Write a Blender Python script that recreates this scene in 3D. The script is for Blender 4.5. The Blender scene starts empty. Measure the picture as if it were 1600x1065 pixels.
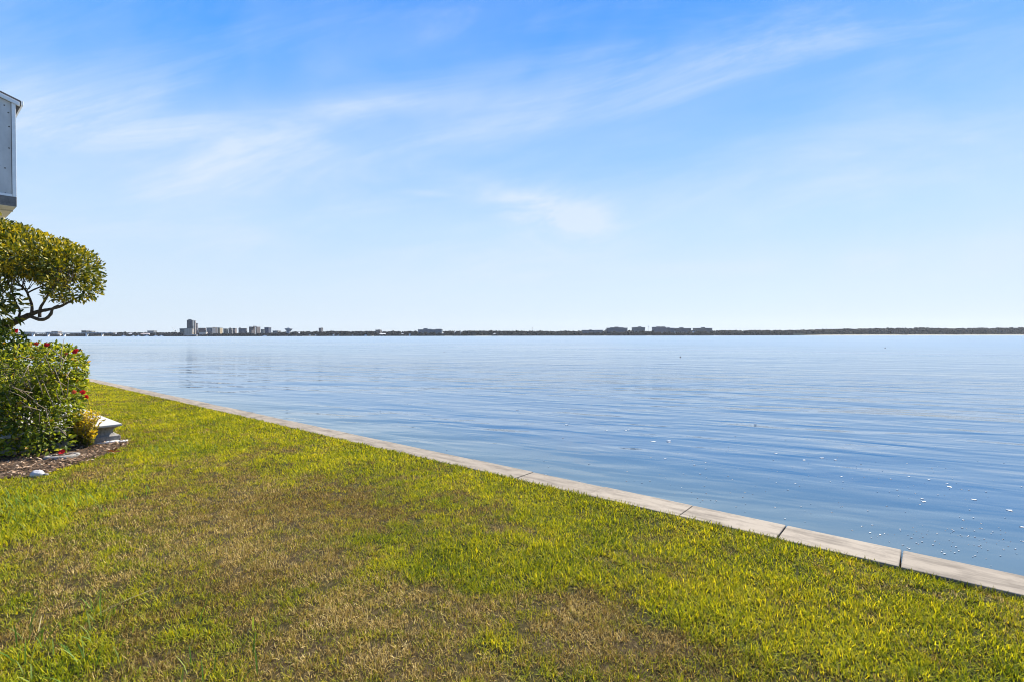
import bpy, math, random
import numpy as np
from mathutils import Matrix, Vector

rng = np.random.default_rng(11)
random.seed(5)
R = math.radians
scene = bpy.context.scene
col = scene.collection

# ------------------------------------------------------------------ camera
CZ = 1.75
PITCH, ROLL = R(0.65), -0.0015
cam_m = Matrix.Rotation(math.pi / 2 - PITCH, 4, 'X') @ Matrix.Rotation(ROLL, 4, 'Z')
M3 = np.array(cam_m.to_3x3())
cam = bpy.data.cameras.new('camera')
cam.sensor_width = 36.0
cam.lens = 18.0
cam.clip_start = 0.05
cam.clip_end = 12000
cam_o = bpy.data.objects.new('camera', cam)
col.objects.link(cam_o)
cam_o.matrix_world = Matrix.Translation((0, 0, CZ)) @ cam_m
scene.camera = cam_o


def ray(px, py):
    return M3 @ np.array([(px - 800) / 800.0, -(py - 532.5) / 800.0, -1.0])


def gnd(px, py, z=0.0):
    """the spot at height z that the photograph shows at pixel (px, py)"""
    r = ray(px, py)
    t = (z - CZ) / r[2]
    return np.array([r[0] * t, r[1] * t, z])


def at(px, py, Y):
    """the spot Y metres ahead that the photograph shows at pixel (px, py)"""
    r = ray(px, py)
    t = Y / r[1]
    return np.array([r[0] * t, Y, CZ + r[2] * t])


# sea wall frame: D runs along the wall (away, to the left), N points to the water
D = np.array([-0.7714, 0.6363])
N = np.array([0.6363, 0.7714])
EXPOSURE = 1.25
WALL_OUT, WALL_IN = 5.14, 4.75
WATER_Z = -0.72
SUN_EL, SUN_AZ = R(43), R(35)


def tn(t, n):
    return D * t + N * n


# ------------------------------------------------------------------ helpers
def tag(o, label=None, cat=None, group=None, kind=None):
    if label: o['label'] = label
    if cat: o['category'] = cat
    if group: o['group'] = group
    if kind: o['kind'] = kind
    return o


def empty(name, loc, label, cat, group=None, rz=0.0):
    o = bpy.data.objects.new(name, None)
    col.objects.link(o)
    o.location = loc
    o.rotation_euler = (0, 0, rz)
    o.empty_display_size = 0.2
    return tag(o, label, cat, group)


class MB:
    """collects shapes, then links them as ONE mesh object"""

    def __init__(self):
        self.v, self.f, self.c = [], [], []

    def add(self, verts, faces):
        b = len(self.v)
        self.v += [tuple(map(float, p)) for p in verts]
        self.f += [tuple(b + i for i in f) for f in faces]

    def box(self, x0, x1, y0, y1, z0, z1):
        v = [(x0, y0, z0), (x1, y0, z0), (x1, y1, z0), (x0, y1, z0),
             (x0, y0, z1), (x1, y0, z1), (x1, y1, z1), (x0, y1, z1)]
        self.add(v, [(0, 3, 2, 1), (4, 5, 6, 7), (0, 1, 5, 4), (1, 2, 6, 5), (2, 3, 7, 6), (3, 0, 4, 7)])
        return self

    def prism(self, poly, z0, z1):
        """poly: counter-clockwise (x, y) outline"""
        n = len(poly)
        v = [(p[0], p[1], z0) for p in poly] + [(p[0], p[1], z1) for p in poly]
        f = [tuple(range(n - 1, -1, -1)), tuple(range(n, 2 * n))]
        f += [(i, (i + 1) % n, n + (i + 1) % n, n + i) for i in range(n)]
        self.add(v, f)
        return self

    def tube(self, pts, rad, k=6):
        pts = [Vector(p) for p in pts]
        rings = []
        up = Vector((0.3, 0.2, 1)).normalized()
        for i, p in enumerate(pts):
            d = (pts[min(i + 1, len(pts) - 1)] - pts[max(i - 1, 0)]).normalized()
            a = d.cross(up)
            if a.length < 1e-3: a = d.cross(Vector((1, 0, 0)))
            a.normalize()
            b = d.cross(a)
            rings.append([p + (a * math.cos(2 * math.pi * j / k) + b * math.sin(2 * math.pi * j / k)) * rad[i] for j in range(k)])
        v = [q for r_ in rings for q in r_]
        f = []
        for i in range(len(pts) - 1):
            for j in range(k):
                f.append((i * k + j, i * k + (j + 1) % k, (i + 1) * k + (j + 1) % k, (i + 1) * k + j))
        f.append(tuple(range(k - 1, -1, -1)))
        f.append(tuple((len(pts) - 1) * k + j for j in range(k)))
        self.add(v, f)
        return self

    def build(self, name, mat, parent=None, bevel=0.0, smooth=False):
        me = bpy.data.meshes.new(name)
        me.from_pydata(self.v, [], self.f)
        me.materials.append(mat)
        if smooth: me.polygons.foreach_set('use_smooth', [True] * len(me.polygons))
        me.update()
        o = bpy.data.objects.new(name, me)
        col.objects.link(o)
        if parent: o.parent = parent
        if bevel:
            m = o.modifiers.new('bevel', 'BEVEL')
            m.width = bevel
            m.segments = 2
            m.limit_method = 'ANGLE'
        return o


def np_mesh(name, V, F, mat, parent=None, colors=None, smooth=False):
    """V (n,3); F (m,k) with one k for all faces; colors (n,3) per vertex"""
    V = np.ascontiguousarray(V, dtype=np.float32)
    groups = F if isinstance(F, list) else [F]
    me = bpy.data.meshes.new(name)
    nl = sum(g.size for g in groups)
    nf = sum(len(g) for g in groups)
    me.vertices.add(len(V))
    me.vertices.foreach_set('co', V.ravel())
    me.loops.add(nl)
    me.loops.foreach_set('vertex_index', np.concatenate([g.ravel() for g in groups]).astype(np.int32))
    me.polygons.add(nf)
    tot = np.concatenate([np.full(len(g), g.shape[1], np.int32) for g in groups])
    st = np.concatenate([[0], np.cumsum(tot)[:-1]]).astype(np.int32)
    me.polygons.foreach_set('loop_start', st)
    me.polygons.foreach_set('loop_total', tot)
    if smooth: me.polygons.foreach_set('use_smooth', np.ones(nf, dtype=bool))
    if colors is not None:
        ca = me.color_attributes.new('tint', 'FLOAT_COLOR', 'POINT')
        c4 = np.ones((len(V), 4), np.float32)
        c4[:, :3] = colors
        ca.data.foreach_set('color', c4.ravel())
    me.materials.append(mat)
    me.update()
    o = bpy.data.objects.new(name, me)
    col.objects.link(o)
    if parent: o.parent = parent
    return o


# ------------------------------------------------------------------ materials
class NT:
    def __init__(self, name):
        self.m = bpy.data.materials.new(name)
        self.m.use_nodes = True
        self.t = self.m.node_tree
        self.t.nodes.clear()
        self.out = self.n('ShaderNodeOutputMaterial')

    def n(self, typ, **kw):
        nd = self.t.nodes.new(typ)
        for k, v in kw.items(): setattr(nd, k, v)
        return nd

    def l(self, a, b):
        self.t.links.new(a, b)

    def math(self, op, a, b=None, c=None, clamp=False):
        return nmath(self.t, op, a, b, c, clamp)

    def noise(self, vec, scale, detail=3, rough=0.55, dist=0.0):
        nd = self.n('ShaderNodeTexNoise')
        nd.inputs['Scale'].default_value = scale
        nd.inputs['Detail'].default_value = detail
        nd.inputs['Roughness'].default_value = rough
        nd.inputs['Distortion'].default_value = dist
        if vec is not None: self.l(vec, nd.inputs['Vector'])
        return nd.outputs['Fac']

    def ramp(self, fac, stops):
        nd = self.n('ShaderNodeValToRGB')
        el = nd.color_ramp.elements
        while len(el) < len(stops): el.new(0.5)
        for e, (p, c) in zip(el, stops):
            e.position = p
            e.color = (*c, 1) if len(c) == 3 else c
        self.l(fac, nd.inputs[0])
        return nd.outputs[0]

    def mix(self, fac, a, b, blend='MIX'):
        return nmix(self.t, fac, a, b, blend)

    def mapping(self, vec, scale=(1, 1, 1), rot=(0, 0, 0), loc=(0, 0, 0)):
        nd = self.n('ShaderNodeMapping', vector_type='TEXTURE')   # turned first, then stretched
        nd.inputs['Scale'].default_value = tuple(1 / v for v in scale)
        nd.inputs['Rotation'].default_value = rot
        nd.inputs['Location'].default_value = loc
        self.l(vec, nd.inputs['Vector'])
        return nd.outputs[0]

    def obj(self):
        return self.n('ShaderNodeTexCoord').outputs['Object']

    def pos(self):
        return self.n('ShaderNodeNewGeometry').outputs['Position']

    def bump(self, h, strength=0.5, dist=0.02, normal=None):
        nd = self.n('ShaderNodeBump')
        nd.inputs['Strength'].default_value = strength
        nd.inputs['Distance'].default_value = dist
        self.l(h, nd.inputs['Height'])
        if normal is not None: self.l(normal, nd.inputs['Normal'])
        return nd.outputs[0]

    def principled(self, color, rough=0.6, spec=0.5, normal=None, metallic=0.0):
        nd = self.n('ShaderNodeBsdfPrincipled')
        if isinstance(color, tuple): nd.inputs['Base Color'].default_value = (*color, 1)
        else: self.l(color, nd.inputs['Base Color'])
        if isinstance(rough, float): nd.inputs['Roughness'].default_value = rough
        else: self.l(rough, nd.inputs['Roughness'])
        nd.inputs['Specular IOR Level'].default_value = spec
        nd.inputs['Metallic'].default_value = metallic
        if normal is not None: self.l(normal, nd.inputs['Normal'])
        return nd

    def done(self, shader):
        self.l(shader, self.out.inputs['Surface'])
        return self.m


def nmath(t, op, a, b=None, c=None, clamp=False):
    nd = t.nodes.new('ShaderNodeMath')
    nd.operation = op
    nd.use_clamp = clamp
    for i, x in enumerate((a, b, c)):
        if x is None: continue
        if isinstance(x, (int, float)): nd.inputs[i].default_value = x
        else: t.links.new(x, nd.inputs[i])
    return nd.outputs[0]


def nmix(t, fac, a, b, blend='MIX'):
    nd = t.nodes.new('ShaderNodeMix')
    nd.data_type = 'RGBA'
    nd.blend_type = blend
    for i, x in ((0, fac), (6, a), (7, b)):
        if isinstance(x, (int, float)): nd.inputs[i].default_value = x
        elif isinstance(x, tuple): nd.inputs[i].default_value = (*x, 1)
        else: t.links.new(x, nd.inputs[i])
    return nd.outputs[2]


def speckled(name, a, b, scale=8, rough=0.8, spec=0.3, bump=0.3, bdist=0.01, detail=5):
    m = NT(name)
    f = m.noise(m.obj(), scale, detail, 0.65)
    c = m.ramp(f, [(0.3, a), (0.7, b)])
    return m.done(m.principled(c, rough, spec, m.bump(f, bump, bdist)).outputs[0])


def leaf_material(name, trans=0.35, rough=0.4, spec=0.5, tint=(1.25, 1.2, 0.55)):
    m = NT(name)
    at_ = m.n('ShaderNodeAttribute', attribute_name='tint')
    p = m.principled(at_.outputs['Color'], rough, spec)
    tr = m.n('ShaderNodeBsdfTranslucent')
    m.l(m.mix(1.0, at_.outputs['Color'], tint, 'MULTIPLY'), tr.inputs[0])
    mx = m.n('ShaderNodeMixShader')
    mx.inputs[0].default_value = trans
    m.l(p.outputs[0], mx.inputs[1])
    m.l(tr.outputs[0], mx.inputs[2])
    return m.done(mx.outputs[0])


M_grass = leaf_material('grass_blade', 0.47, 0.6, 0.12, (1.42, 1.22, 0.4))
M_dry = leaf_material('dry_grass_blade', 0.35, 0.8, 0.05, (1.1, 1.0, 0.8))
M_leaf = leaf_material('waxy_leaf', 0.42, 0.5, 0.3, (1.5, 1.4, 0.5))
M_tree_leaf = leaf_material('leathery_leaf', 0.30, 0.45, 0.4, (1.5, 1.35, 0.45))
M_petal = leaf_material('petal', 0.35, 0.6, 0.2, (1.2, 0.9, 0.9))
M_far_leaf = leaf_material('far_foliage', 0.0, 0.9, 0.05)
M_bark = speckled('bark', (0.05, 0.038, 0.028), (0.16, 0.125, 0.095), 30, 0.9, 0.2, 0.6, 0.01)
M_twig = speckled('twig_bark', (0.16, 0.12, 0.08), (0.3, 0.24, 0.17), 40, 0.9, 0.2)
M_mulch = leaf_material('mulch_chip', 0.0, 0.9, 0.1)
M_white_paint = speckled('white_paint', (0.72, 0.72, 0.70), (0.82, 0.82, 0.80), 5, 0.5, 0.4, 0.05)
M_shingle = speckled('roof_shingle', (0.05, 0.05, 0.055), (0.1, 0.098, 0.1), 25, 0.9, 0.2)
M_slab_edge = speckled('dark_slab_edge', (0.13, 0.122, 0.115), (0.22, 0.21, 0.2), 9, 0.85, 0.2)
M_soffit = speckled('cream_soffit', (0.62, 0.55, 0.42), (0.75, 0.68, 0.53), 4, 0.8, 0.2)
M_stucco = speckled('stucco', (0.58, 0.54, 0.46), (0.68, 0.64, 0.56), 14, 0.9, 0.2)
M_screw = speckled('screw_head', (0.03, 0.03, 0.03), (0.08, 0.07, 0.06), 40)
M_stake = speckled('grey_stake', (0.14, 0.14, 0.15), (0.26, 0.26, 0.27), 12, 0.7)
M_stone = speckled('pale_stone', (0.22, 0.22, 0.225), (0.46, 0.46, 0.48), 9, 0.7, 0.4, 0.8, 0.02)


def concrete(name, a, b, stain, scale=1.0, streak=0.5):
    m = NT(name)
    o = m.pos()
    big = m.noise(o, 1.1 * scale, 4, 0.6)
    # stains stretched along the wall
    st = m.noise(m.mapping(o, (1.6, 7.0, 4.0), (0, 0, math.atan2(D[1], D[0]))), 1.3 * scale, 7, 0.72)
    fine = m.noise(o, 90, 3, 0.7)
    c = m.mix(big, a, b)
    rnd = m.math('MULTIPLY', m.n('ShaderNodeObjectInfo').outputs['Random'], 0.22)
    blot = m.ramp(m.noise(o, 6.5 * scale, 6, 0.7, 0.4), [(0.5, (0, 0, 0)), (0.7, (.42, .42, .42))])
    c = m.mix(rnd, c, stain)
    c = m.mix(blot, c, stain)
    f = m.ramp(st, [(0.46, (0, 0, 0)), (0.66, (streak,) * 3)])
    c = m.mix(f, c, stain)
    c = m.mix(m.math('MULTIPLY', fine, 0.35), c, tuple(x * 0.55 for x in a))
    h = m.math('ADD', m.math('MULTIPLY', fine, 0.6), st)
    return m.done(m.principled(c, 0.85, 0.3, m.bump(h, 0.35, 0.006)).outputs[0])


M_cap = concrete('cap_concrete', (0.24, 0.203, 0.157), (0.32, 0.275, 0.215), (0.09, 0.073, 0.055), 1.0, 0.85)
M_wallface = concrete('wall_concrete', (0.3, 0.28, 0.24), (0.4, 0.37, 0.31), (0.12, 0.12, 0.09))
M_plinth = concrete('plinth_concrete', (0.40, 0.395, 0.38), (0.46, 0.455, 0.44), (0.3, 0.29, 0.27), 1.0, 0.25)
M_oldcon = concrete('weathered_concrete', (0.25, 0.235, 0.21), (0.34, 0.32, 0.29), (0.10, 0.09, 0.075), 3.0, 0.8)


def panel_material():
    m = NT('corrugated_panel')
    o = m.obj()
    w = m.n('ShaderNodeTexWave', wave_type='BANDS', bands_direction='X')
    w.inputs['Scale'].default_value = 5.5
    m.l(o, w.inputs['Vector'])
    f = m.noise(m.mapping(o, (5, 1, 0.5)), 2.0, 4, 0.6)
    c = m.ramp(f, [(0.35, (0.44, 0.435, 0.42)), (0.7, (0.64, 0.625, 0.60))])
    return m.done(m.principled(c, 0.45, 0.4, m.bump(w.outputs['Fac'], 0.4, 0.015)).outputs[0])


M_panel = panel_material()


def facade(name, wall, glass=(0.05, 0.065, 0.085), wx=4.0, wz=3.2, fill=0.5):
    """painted wall with rows of windows, laid out in the building's own metres"""
    m = NT(name)
    sep = m.n('ShaderNodeSeparateXYZ')
    m.l(m.obj(), sep.inputs[0])
    x, y, z = sep.outputs
    h = m.math('ADD', x, y)
    fx = m.math('FRACT', m.math('DIVIDE', h, wx))
    fz = m.math('FRACT', m.math('DIVIDE', z, wz))
    a = m.math('MULTIPLY', m.math('GREATER_THAN', fx, 0.25), m.math('LESS_THAN', fx, 0.25 + fill))
    b = m.math('MULTIPLY', m.math('GREATER_THAN', fz, 0.3), m.math('LESS_THAN', fz, 0.8))
    nrm = m.n('ShaderNodeSeparateXYZ')
    m.l(m.n('ShaderNodeNewGeometry').outputs['Normal'], nrm.inputs[0])
    up = m.math('LESS_THAN', m.math('ABSOLUTE', nrm.outputs[2]), 0.5)
    f = m.math('MULTIPLY', m.math('MULTIPLY', a, b), up)
    n = m.noise(m.obj(), 0.12, 3)
    c = m.mix(m.math('MULTIPLY', n, 0.4), wall, tuple(v * 0.7 for v in wall))
    return m.done(m.principled(m.mix(f, c, glass), 0.7, 0.3).outputs[0])


# ------------------------------------------------------------------ world: sky and thin cirrus
def make_world():
    w = bpy.data.worlds.new('World')
    scene.world = w
    w.use_nodes = True
    t = w.node_tree
    bg = t.nodes['Background']
    sky = t.nodes.new('ShaderNodeTexSky')
    sky.sky_type = 'NISHITA'
    sky.sun_disc = False
    sky.sun_elevation = SUN_EL
    sky.sun_rotation = SUN_AZ
    sky.altitude = 0
    sky.air_density = 1.0
    sky.dust_density = 0.25
    sky.ozone_density = 3.0
    gen = t.nodes.new('ShaderNodeTexCoord').outputs['Generated']
    sep = t.nodes.new('ShaderNodeSeparateXYZ')
    t.links.new(gen, sep.inputs[0])
    x, y, z = sep.outputs
    # directions on a tall screen far out to sea: u sideways, v up (both tangents)
    ya = nmath(t, 'MAXIMUM', nmath(t, 'ABSOLUTE', y), 0.12)
    u = nmath(t, 'DIVIDE', x, ya)
    v = nmath(t, 'DIVIDE', nmath(t, 'MAXIMUM', z, 0.0), ya)
    comb = t.nodes.new('ShaderNodeCombineXYZ')
    t.links.new(u, comb.inputs[0])
    t.links.new(v, comb.inputs[1])
    uv = comb.outputs[0]

    def noise(scale, rot, mul, detail=5, rough=0.55, dist=0.3, loc=(0, 0, 0)):
        mp = t.nodes.new('ShaderNodeMapping')
        mp.vector_type = 'TEXTURE'
        mp.inputs['Scale'].default_value = tuple(1 / v for v in mul)
        mp.inputs['Rotation'].default_value = (0, 0, rot)
        mp.inputs['Location'].default_value = loc
        t.links.new(uv, mp.inputs['Vector'])
        nd = t.nodes.new('ShaderNodeTexNoise')
        nd.inputs['Scale'].default_value = scale
        nd.inputs['Detail'].default_value = detail
        nd.inputs['Roughness'].default_value = rough
        nd.inputs['Distortion'].default_value = dist
        t.links.new(mp.outputs[0], nd.inputs['Vector'])
        return nd.outputs['Fac']

    def blob(px, py, rx, ry, rot=0.0):
        u0, v0 = (px - 800) / 800, (523 - py) / 800
        du = nmath(t, 'SUBTRACT', u, u0)
        dv = nmath(t, 'SUBTRACT', v, v0)
        c, s = math.cos(rot), math.sin(rot)
        a = nmath(t, 'ADD', nmath(t, 'MULTIPLY', du, c), nmath(t, 'MULTIPLY', dv, s))
        b = nmath(t, 'SUBTRACT', nmath(t, 'MULTIPLY', dv, c), nmath(t, 'MULTIPLY', du, s))
        a = nmath(t, 'DIVIDE', a, rx / 800)
        b = nmath(t, 'DIVIDE', b, ry / 800)
        q = nmath(t, 'ADD', nmath(t, 'MULTIPLY', a, a), nmath(t, 'MULTIPLY', b, b))
        return nmath(t, 'POWER', 2.718, nmath(t, 'MULTIPLY', q, -1.0))

    def rng_(f, lo, hi):
        nd = t.nodes.new('ShaderNodeMapRange')
        nd.interpolation_type = 'SMOOTHSTEP'
        nd.inputs[1].default_value = lo
        nd.inputs[2].default_value = hi
        t.links.new(f, nd.inputs[0])
        return nd.outputs[0]

    wide = rng_(noise(1.5, R(12), (1.0, 1.9, 1), 5, 0.55, 0.6), 0.36, 0.72)
    streak = rng_(noise(2.4, R(12), (0.6, 3.2, 1), 10, 0.68, 0.7, (2.3, 0.7, 0)), 0.42, 0.75)
    wisp = rng_(noise(6.0, R(6), (0.8, 1.8, 1), 7, 0.62, 0.8, (1.2, 4.1, 0)), 0.32, 0.75)
    masks = [(blob(290, 225, 290, 85, R(-11)), 0.8), (blob(840, 165, 540, 70, R(11)), 0.5), (blob(1260, 60, 300, 40, R(16)), 0.3),
             (blob(560, 165, 190, 18, R(3)), 0.55), (blob(30, 190, 200, 90, R(-25)), 0.5), (blob(200, 320, 420, 70, R(-5)), 0.35),
             (blob(1200, 300, 520, 60, R(12)), 0.5), (blob(1250, 415, 460, 40, R(3)), 0.75), (blob(760, 430, 340, 45, R(2)), 0.55), (blob(640, 60, 260, 40, R(20)), 0.25)]
    s = None
    for m, k in masks:
        m = nmath(t, 'MULTIPLY', m, k)
        s = m if s is None else nmath(t, 'ADD', s, m)
    tex = nmath(t, 'ADD', nmath(t, 'MULTIPLY', streak, 0.45), nmath(t, 'ADD', nmath(t, 'MULTIPLY', wide, 0.40), 0.28))
    cloud = nmath(t, 'MULTIPLY', s, tex)
    base = nmath(t, 'MULTIPLY', nmath(t, 'ADD', nmath(t, 'MULTIPLY', wide, 0.9), nmath(t, 'MULTIPLY', streak, .8)), 0.16)
    cloud = nmath(t, 'ADD', cloud, base)
    puff = nmath(t, 'ADD', nmath(t, 'MULTIPLY', blob(888, 350, 84, 46, R(-10)), 1.5),
                 nmath(t, 'MULTIPLY', blob(815, 322, 90, 22, R(-18)), 0.8))
    puff = nmath(t, 'ADD', puff, nmath(t, 'MULTIPLY', blob(390, 385, 80, 24, 0), 0.5))
    puff = nmath(t, 'ADD', puff, nmath(t, 'MULTIPLY', blob(670, 303, 45, 5, R(-4)), 0.5))
    cloud = nmath(t, 'ADD', cloud, nmath(t, 'MULTIPLY', puff, nmath(t, 'ADD', nmath(t, 'MULTIPLY', wisp, 0.85), 0.06)))
    cloud = nmath(t, 'MINIMUM', cloud, 0.85)
    # clear-air colour by height above the horizon, laid over the Sky Texture
    el = t.nodes.new('ShaderNodeValToRGB')
    el.color_ramp.interpolation = 'EASE' if False else 'LINEAR'
    e = el.color_ramp.elements
    while len(e) < len(SKY_RAMP): e.new(.5)
    for q, (p, cc) in zip(e, SKY_RAMP):
        q.position = p
        q.color = (*cc, 1)
    t.links.new(z, el.inputs[0])
    clear = nmix(t, 1.0, el.outputs[0], (SKY_GAIN,) * 3, 'MULTIPLY')
    base_sky = nmix(t, 0.96, sky.outputs[0], clear)
    c = nmix(t, cloud, base_sky, tuple(v * SKY_GAIN for v in CLOUD_COL))
    t.links.new(c, bg.inputs[0])
    bg.inputs[1].default_value = SKY_STRENGTH


SKY_STRENGTH = 0.12
SKY_GAIN = 1.0 / (SKY_STRENGTH * 2 ** EXPOSURE)
SKY_RAMP = [(0.0, (.68, .785, .90)), (.08, (.64, .785, .94)), (.2, (.50, .72, .98)), (.33, (.28, .56, 1.0)), (.45, (.10, .40, 1.0)), (.57, (.035, .30, 1.0)), (1.0, (.015, .17, .7))]
CLOUD_COL = (.74, .85, 1.0)
make_world()

sun = bpy.data.lights.new('sun', 'SUN')
sun.energy = 5.0
sun.angle = R(0.5)
sun.color = (1.0, 0.93, 0.82)
sun_o = bpy.data.objects.new('sun', sun)
col.objects.link(sun_o)
sd = Vector((math.sin(SUN_AZ) * math.cos(SUN_EL), math.cos(SUN_AZ) * math.cos(SUN_EL), math.sin(SUN_EL)))
sun_o.rotation_euler = sd.to_track_quat('Z', 'Y').to_euler()

# ------------------------------------------------------------------ water
def water_material():
    m = NT('bay_water')
    p = m.pos()
    # long-crested ripples, crests nearly across the view and dipping to the right
    w1 = m.noise(m.mapping(p, (0.26, 1.0, 1), (0, 0, R(-20))), 0.62, 2, 0.42, 0.5)
    w2 = m.noise(m.mapping(p, (0.32, 1.0, 1), (0, 0, R(-27)), (31, 17, 0)), 1.35, 2, 0.42, 0.5)
    w3 = m.noise(m.mapping(p, (0.5, 1.0, 1), (0, 0, R(-8)), (7, 3, 0)), 5.0, 3, 0.5, 0.3)
    w4 = m.noise(m.mapping(p, (0.4, 1.0, 1), (0, 0, R(10)), (3, 9, 0)), 0.9, 2, 0.42, 0.3)
    big = m.noise(m.mapping(p, (0.35, 1.0, 1), (0, 0, R(-12))), 0.16, 2, 0.5, 0.6)
    sl = m.noise(m.mapping(p, (0.4, 1.0, 1), (0, 0, R(-6))), 0.05, 4, 0.55, 0.6)      # calm slicks between breezy patches
    calm = m.ramp(sl, [(0.40, (0.3,) * 3), (0.56, (1,) * 3)])
    h = m.math('ADD', m.math('MULTIPLY', w1, 1.25), m.math('MULTIPLY', w2, 0.5))
    h = m.math('ADD', h, m.math('MULTIPLY', w4, 0.35))
    h = m.math('ADD', h, m.math('MULTIPLY', big, 1.8))
    h = m.math('ADD', h, m.math('MULTIPLY', w3, 0.05))
    sep0 = m.n('ShaderNodeSeparateXYZ')
    m.l(p, sep0.inputs[0])
    off = m.math('ADD', m.math('MULTIPLY', sep0.outputs[0], float(N[0])), m.math('MULTIPLY', sep0.outputs[1], float(N[1])))
    lee = m.n('ShaderNodeMapRange')          # the outer bay lies calmer
    lee.inputs[1].default_value = 22
    lee.inputs[2].default_value = 150
    lee.inputs[3].default_value = 1.0
    lee.inputs[4].default_value = 0.3
    m.l(off, lee.inputs[0])
    h = m.math('SUBTRACT', h, 1.98)
    h = m.math('MULTIPLY', m.math('MULTIPLY', h, calm), lee.outputs[0])
    nrm = m.bump(h, 1.0, WAVE_H)
    # murky green shallows close to the wall
    sep = m.n('ShaderNodeSeparateXYZ')
    m.l(p, sep.inputs[0])
    dist = m.math('ADD', m.math('MULTIPLY', sep.outputs[0], float(N[0])), m.math('MULTIPLY', sep.outputs[1], float(N[1])))
    sh = m.n('ShaderNodeMapRange')
    sh.inputs[1].default_value = 5.5
    sh.inputs[2].default_value = 10.5
    m.l(dist, sh.inputs[0])
    patch = m.noise(m.mapping(p, (0.6, 1, 1)), 0.9, 4, 0.6, 0.5)
    shallow = m.mix(patch, SHALLOW_A, SHALLOW_B)
    c = m.mix(sh.outputs[0], shallow, DEEP)
    rr = m.n('ShaderNodeValToRGB')           # ripples too small to model widen the reflection further out
    e = rr.color_ramp.elements
    e.new(.5)
    for q, (p_, v_) in zip(e, [(0.0, .05), (.25, .24), (1.0, .33)]):
        q.position = p_
        q.color = (v_, v_, v_, 1)
    rm_ = m.n('ShaderNodeMapRange')
    rm_.inputs[1].default_value = 9
    rm_.inputs[2].default_value = 150
    m.l(dist, rm_.inputs[0])
    m.l(rm_.outputs[0], rr.inputs[0])
    fr = m.n('ShaderNodeFresnel')
    fr.inputs['IOR'].default_value = 1.333
    m.l(nrm, fr.inputs['Normal'])
    df = m.n('ShaderNodeBsdfDiffuse')
    m.l(c, df.inputs['Color'])
    gl = m.n('ShaderNodeBsdfAnisotropic', distribution='BECKMANN')
    gl.inputs['Color'].default_value = (1, 1, 1, 1)
    m.l(rr.outputs[0], gl.inputs['Roughness'])
    m.l(nrm, gl.inputs['Normal'])
    mx = m.n('ShaderNodeMixShader')
    m.l(fr.outputs[0], mx.inputs[0])
    m.l(df.outputs[0], mx.inputs[1])
    m.l(gl.outputs[0], mx.inputs[2])
    return m.done(mx.outputs[0])


WAVE_H = 0.14
SHALLOW_A, SHALLOW_B, DEEP = (0.082, 0.115, 0.125), (0.115, 0.155, 0.155), (0.028, 0.080, 0.158)
M_water = water_material()
wm = MB()
c0, c1 = tn(-6000, 5.05), tn(6000, 5.05)
c2, c3 = c1 + N * 9000, c0 + N * 9000
wm.add([(*c0, WATER_Z), (*c1, WATER_Z), (*c2, WATER_Z), (*c3, WATER_Z)], [(0, 3, 2, 1)])
water = tag(wm.build('water', M_water), kind='structure')
bed = MB()
bed.add([(*c0, -3.0), (*c1, -3.0), (*c2, -3.0), (*c3, -3.0)], [(0, 3, 2, 1)])
tag(bed.build('sea_bed', speckled('bed_mud', (0.08, 0.07, 0.05), (0.14, 0.12, 0.09), 0.5)), kind='structure')

# ------------------------------------------------------------------ turf condition (how dry the turf is at a place)
BLOBS = [  # pixel centre, pixel radii, dryness added (positive: dry and brown)
    (470, 780, 150, 50, .55), (560, 815, 140, 40, .5), (320, 800, 140, 35, .35), (330, 745, 130, 22, .35),
    (430, 708, 90, 14, .45), (380, 690, 60, 8, .3), (300, 870, 200, 45, .3), (180, 940, 240, 60, .35),
    (620, 970, 200, 60, .5), (420, 900, 180, 50, .35), (900, 955, 90, 35, .85), (980, 1000, 110, 36, .55),
    (880, 1030, 240, 50, .22), (640, 1050, 300, 45, .3), (300, 1030, 300, 50, .2), (1130, 1060, 120, 40, .35),
    (770, 830, 70, 16, .4), (690, 800, 90, 18, .3), (230, 625, 70, 6, .3), (170, 612, 40, 4, .35), (270, 640, 60, 5, .2),
    (560, 735, 70, 10, .25), (630, 745, 60, 8, .25), (1480, 925, 110, 22, .7), (1590, 950, 60, 30, .6), (1330, 880, 90, 12, .25),
    (1290, 900, 60, 14, .25), (200, 700, 80, 12, .25), (110, 745, 90, 18, .35), (210, 780, 70, 20, .3),
    (50, 800, 90, 45, -.75), (20, 760, 60, 25, -.4), (235, 700, 60, 14, -.35), (310, 700, 40, 10, -.3), (150, 780, 50, 9, -.5), (310, 905, 60, 14, -.3),
    (690, 880, 110, 28, -.45), (560, 700, 160, 14, -.2), (480, 740, 80, 14, -.35), (800, 880, 110, 28, -.35), (400, 985, 60, 18, -.25),
    (380, 1000, 40, 16, -.3), (60, 1040, 110, 30, -.35), (1300, 1000, 300, 80, -.25), (700, 1010, 60, 16, -.2), (330, 650, 120, 10, -.2),
]
BW = []
for px, py, rx, ry, a in BLOBS:
    g = gnd(px, min(py, 1060))
    BW.append((g[0], g[1], rx * g[1] / 800, ry * g[1] ** 2 / (800 * CZ), a))


def vnoise(P, s, seed):
    """smooth value noise in [0, 1] on the plane"""
    r = np.random.default_rng(seed)
    tab = r.random((256, 256))
    q = P * s + 1000.3
    i = np.floor(q).astype(int)
    f = q - i
    f = f * f * (3 - 2 * f)
    g = lambda a, b: tab[(i[:, 0] + a) % 256, (i[:, 1] + b) % 256]
    return (g(0, 0) * (1 - f[:, 0]) + g(1, 0) * f[:, 0]) * (1 - f[:, 1]) + (g(0, 1) * (1 - f[:, 0]) + g(1, 1) * f[:, 0]) * f[:, 1]


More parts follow.
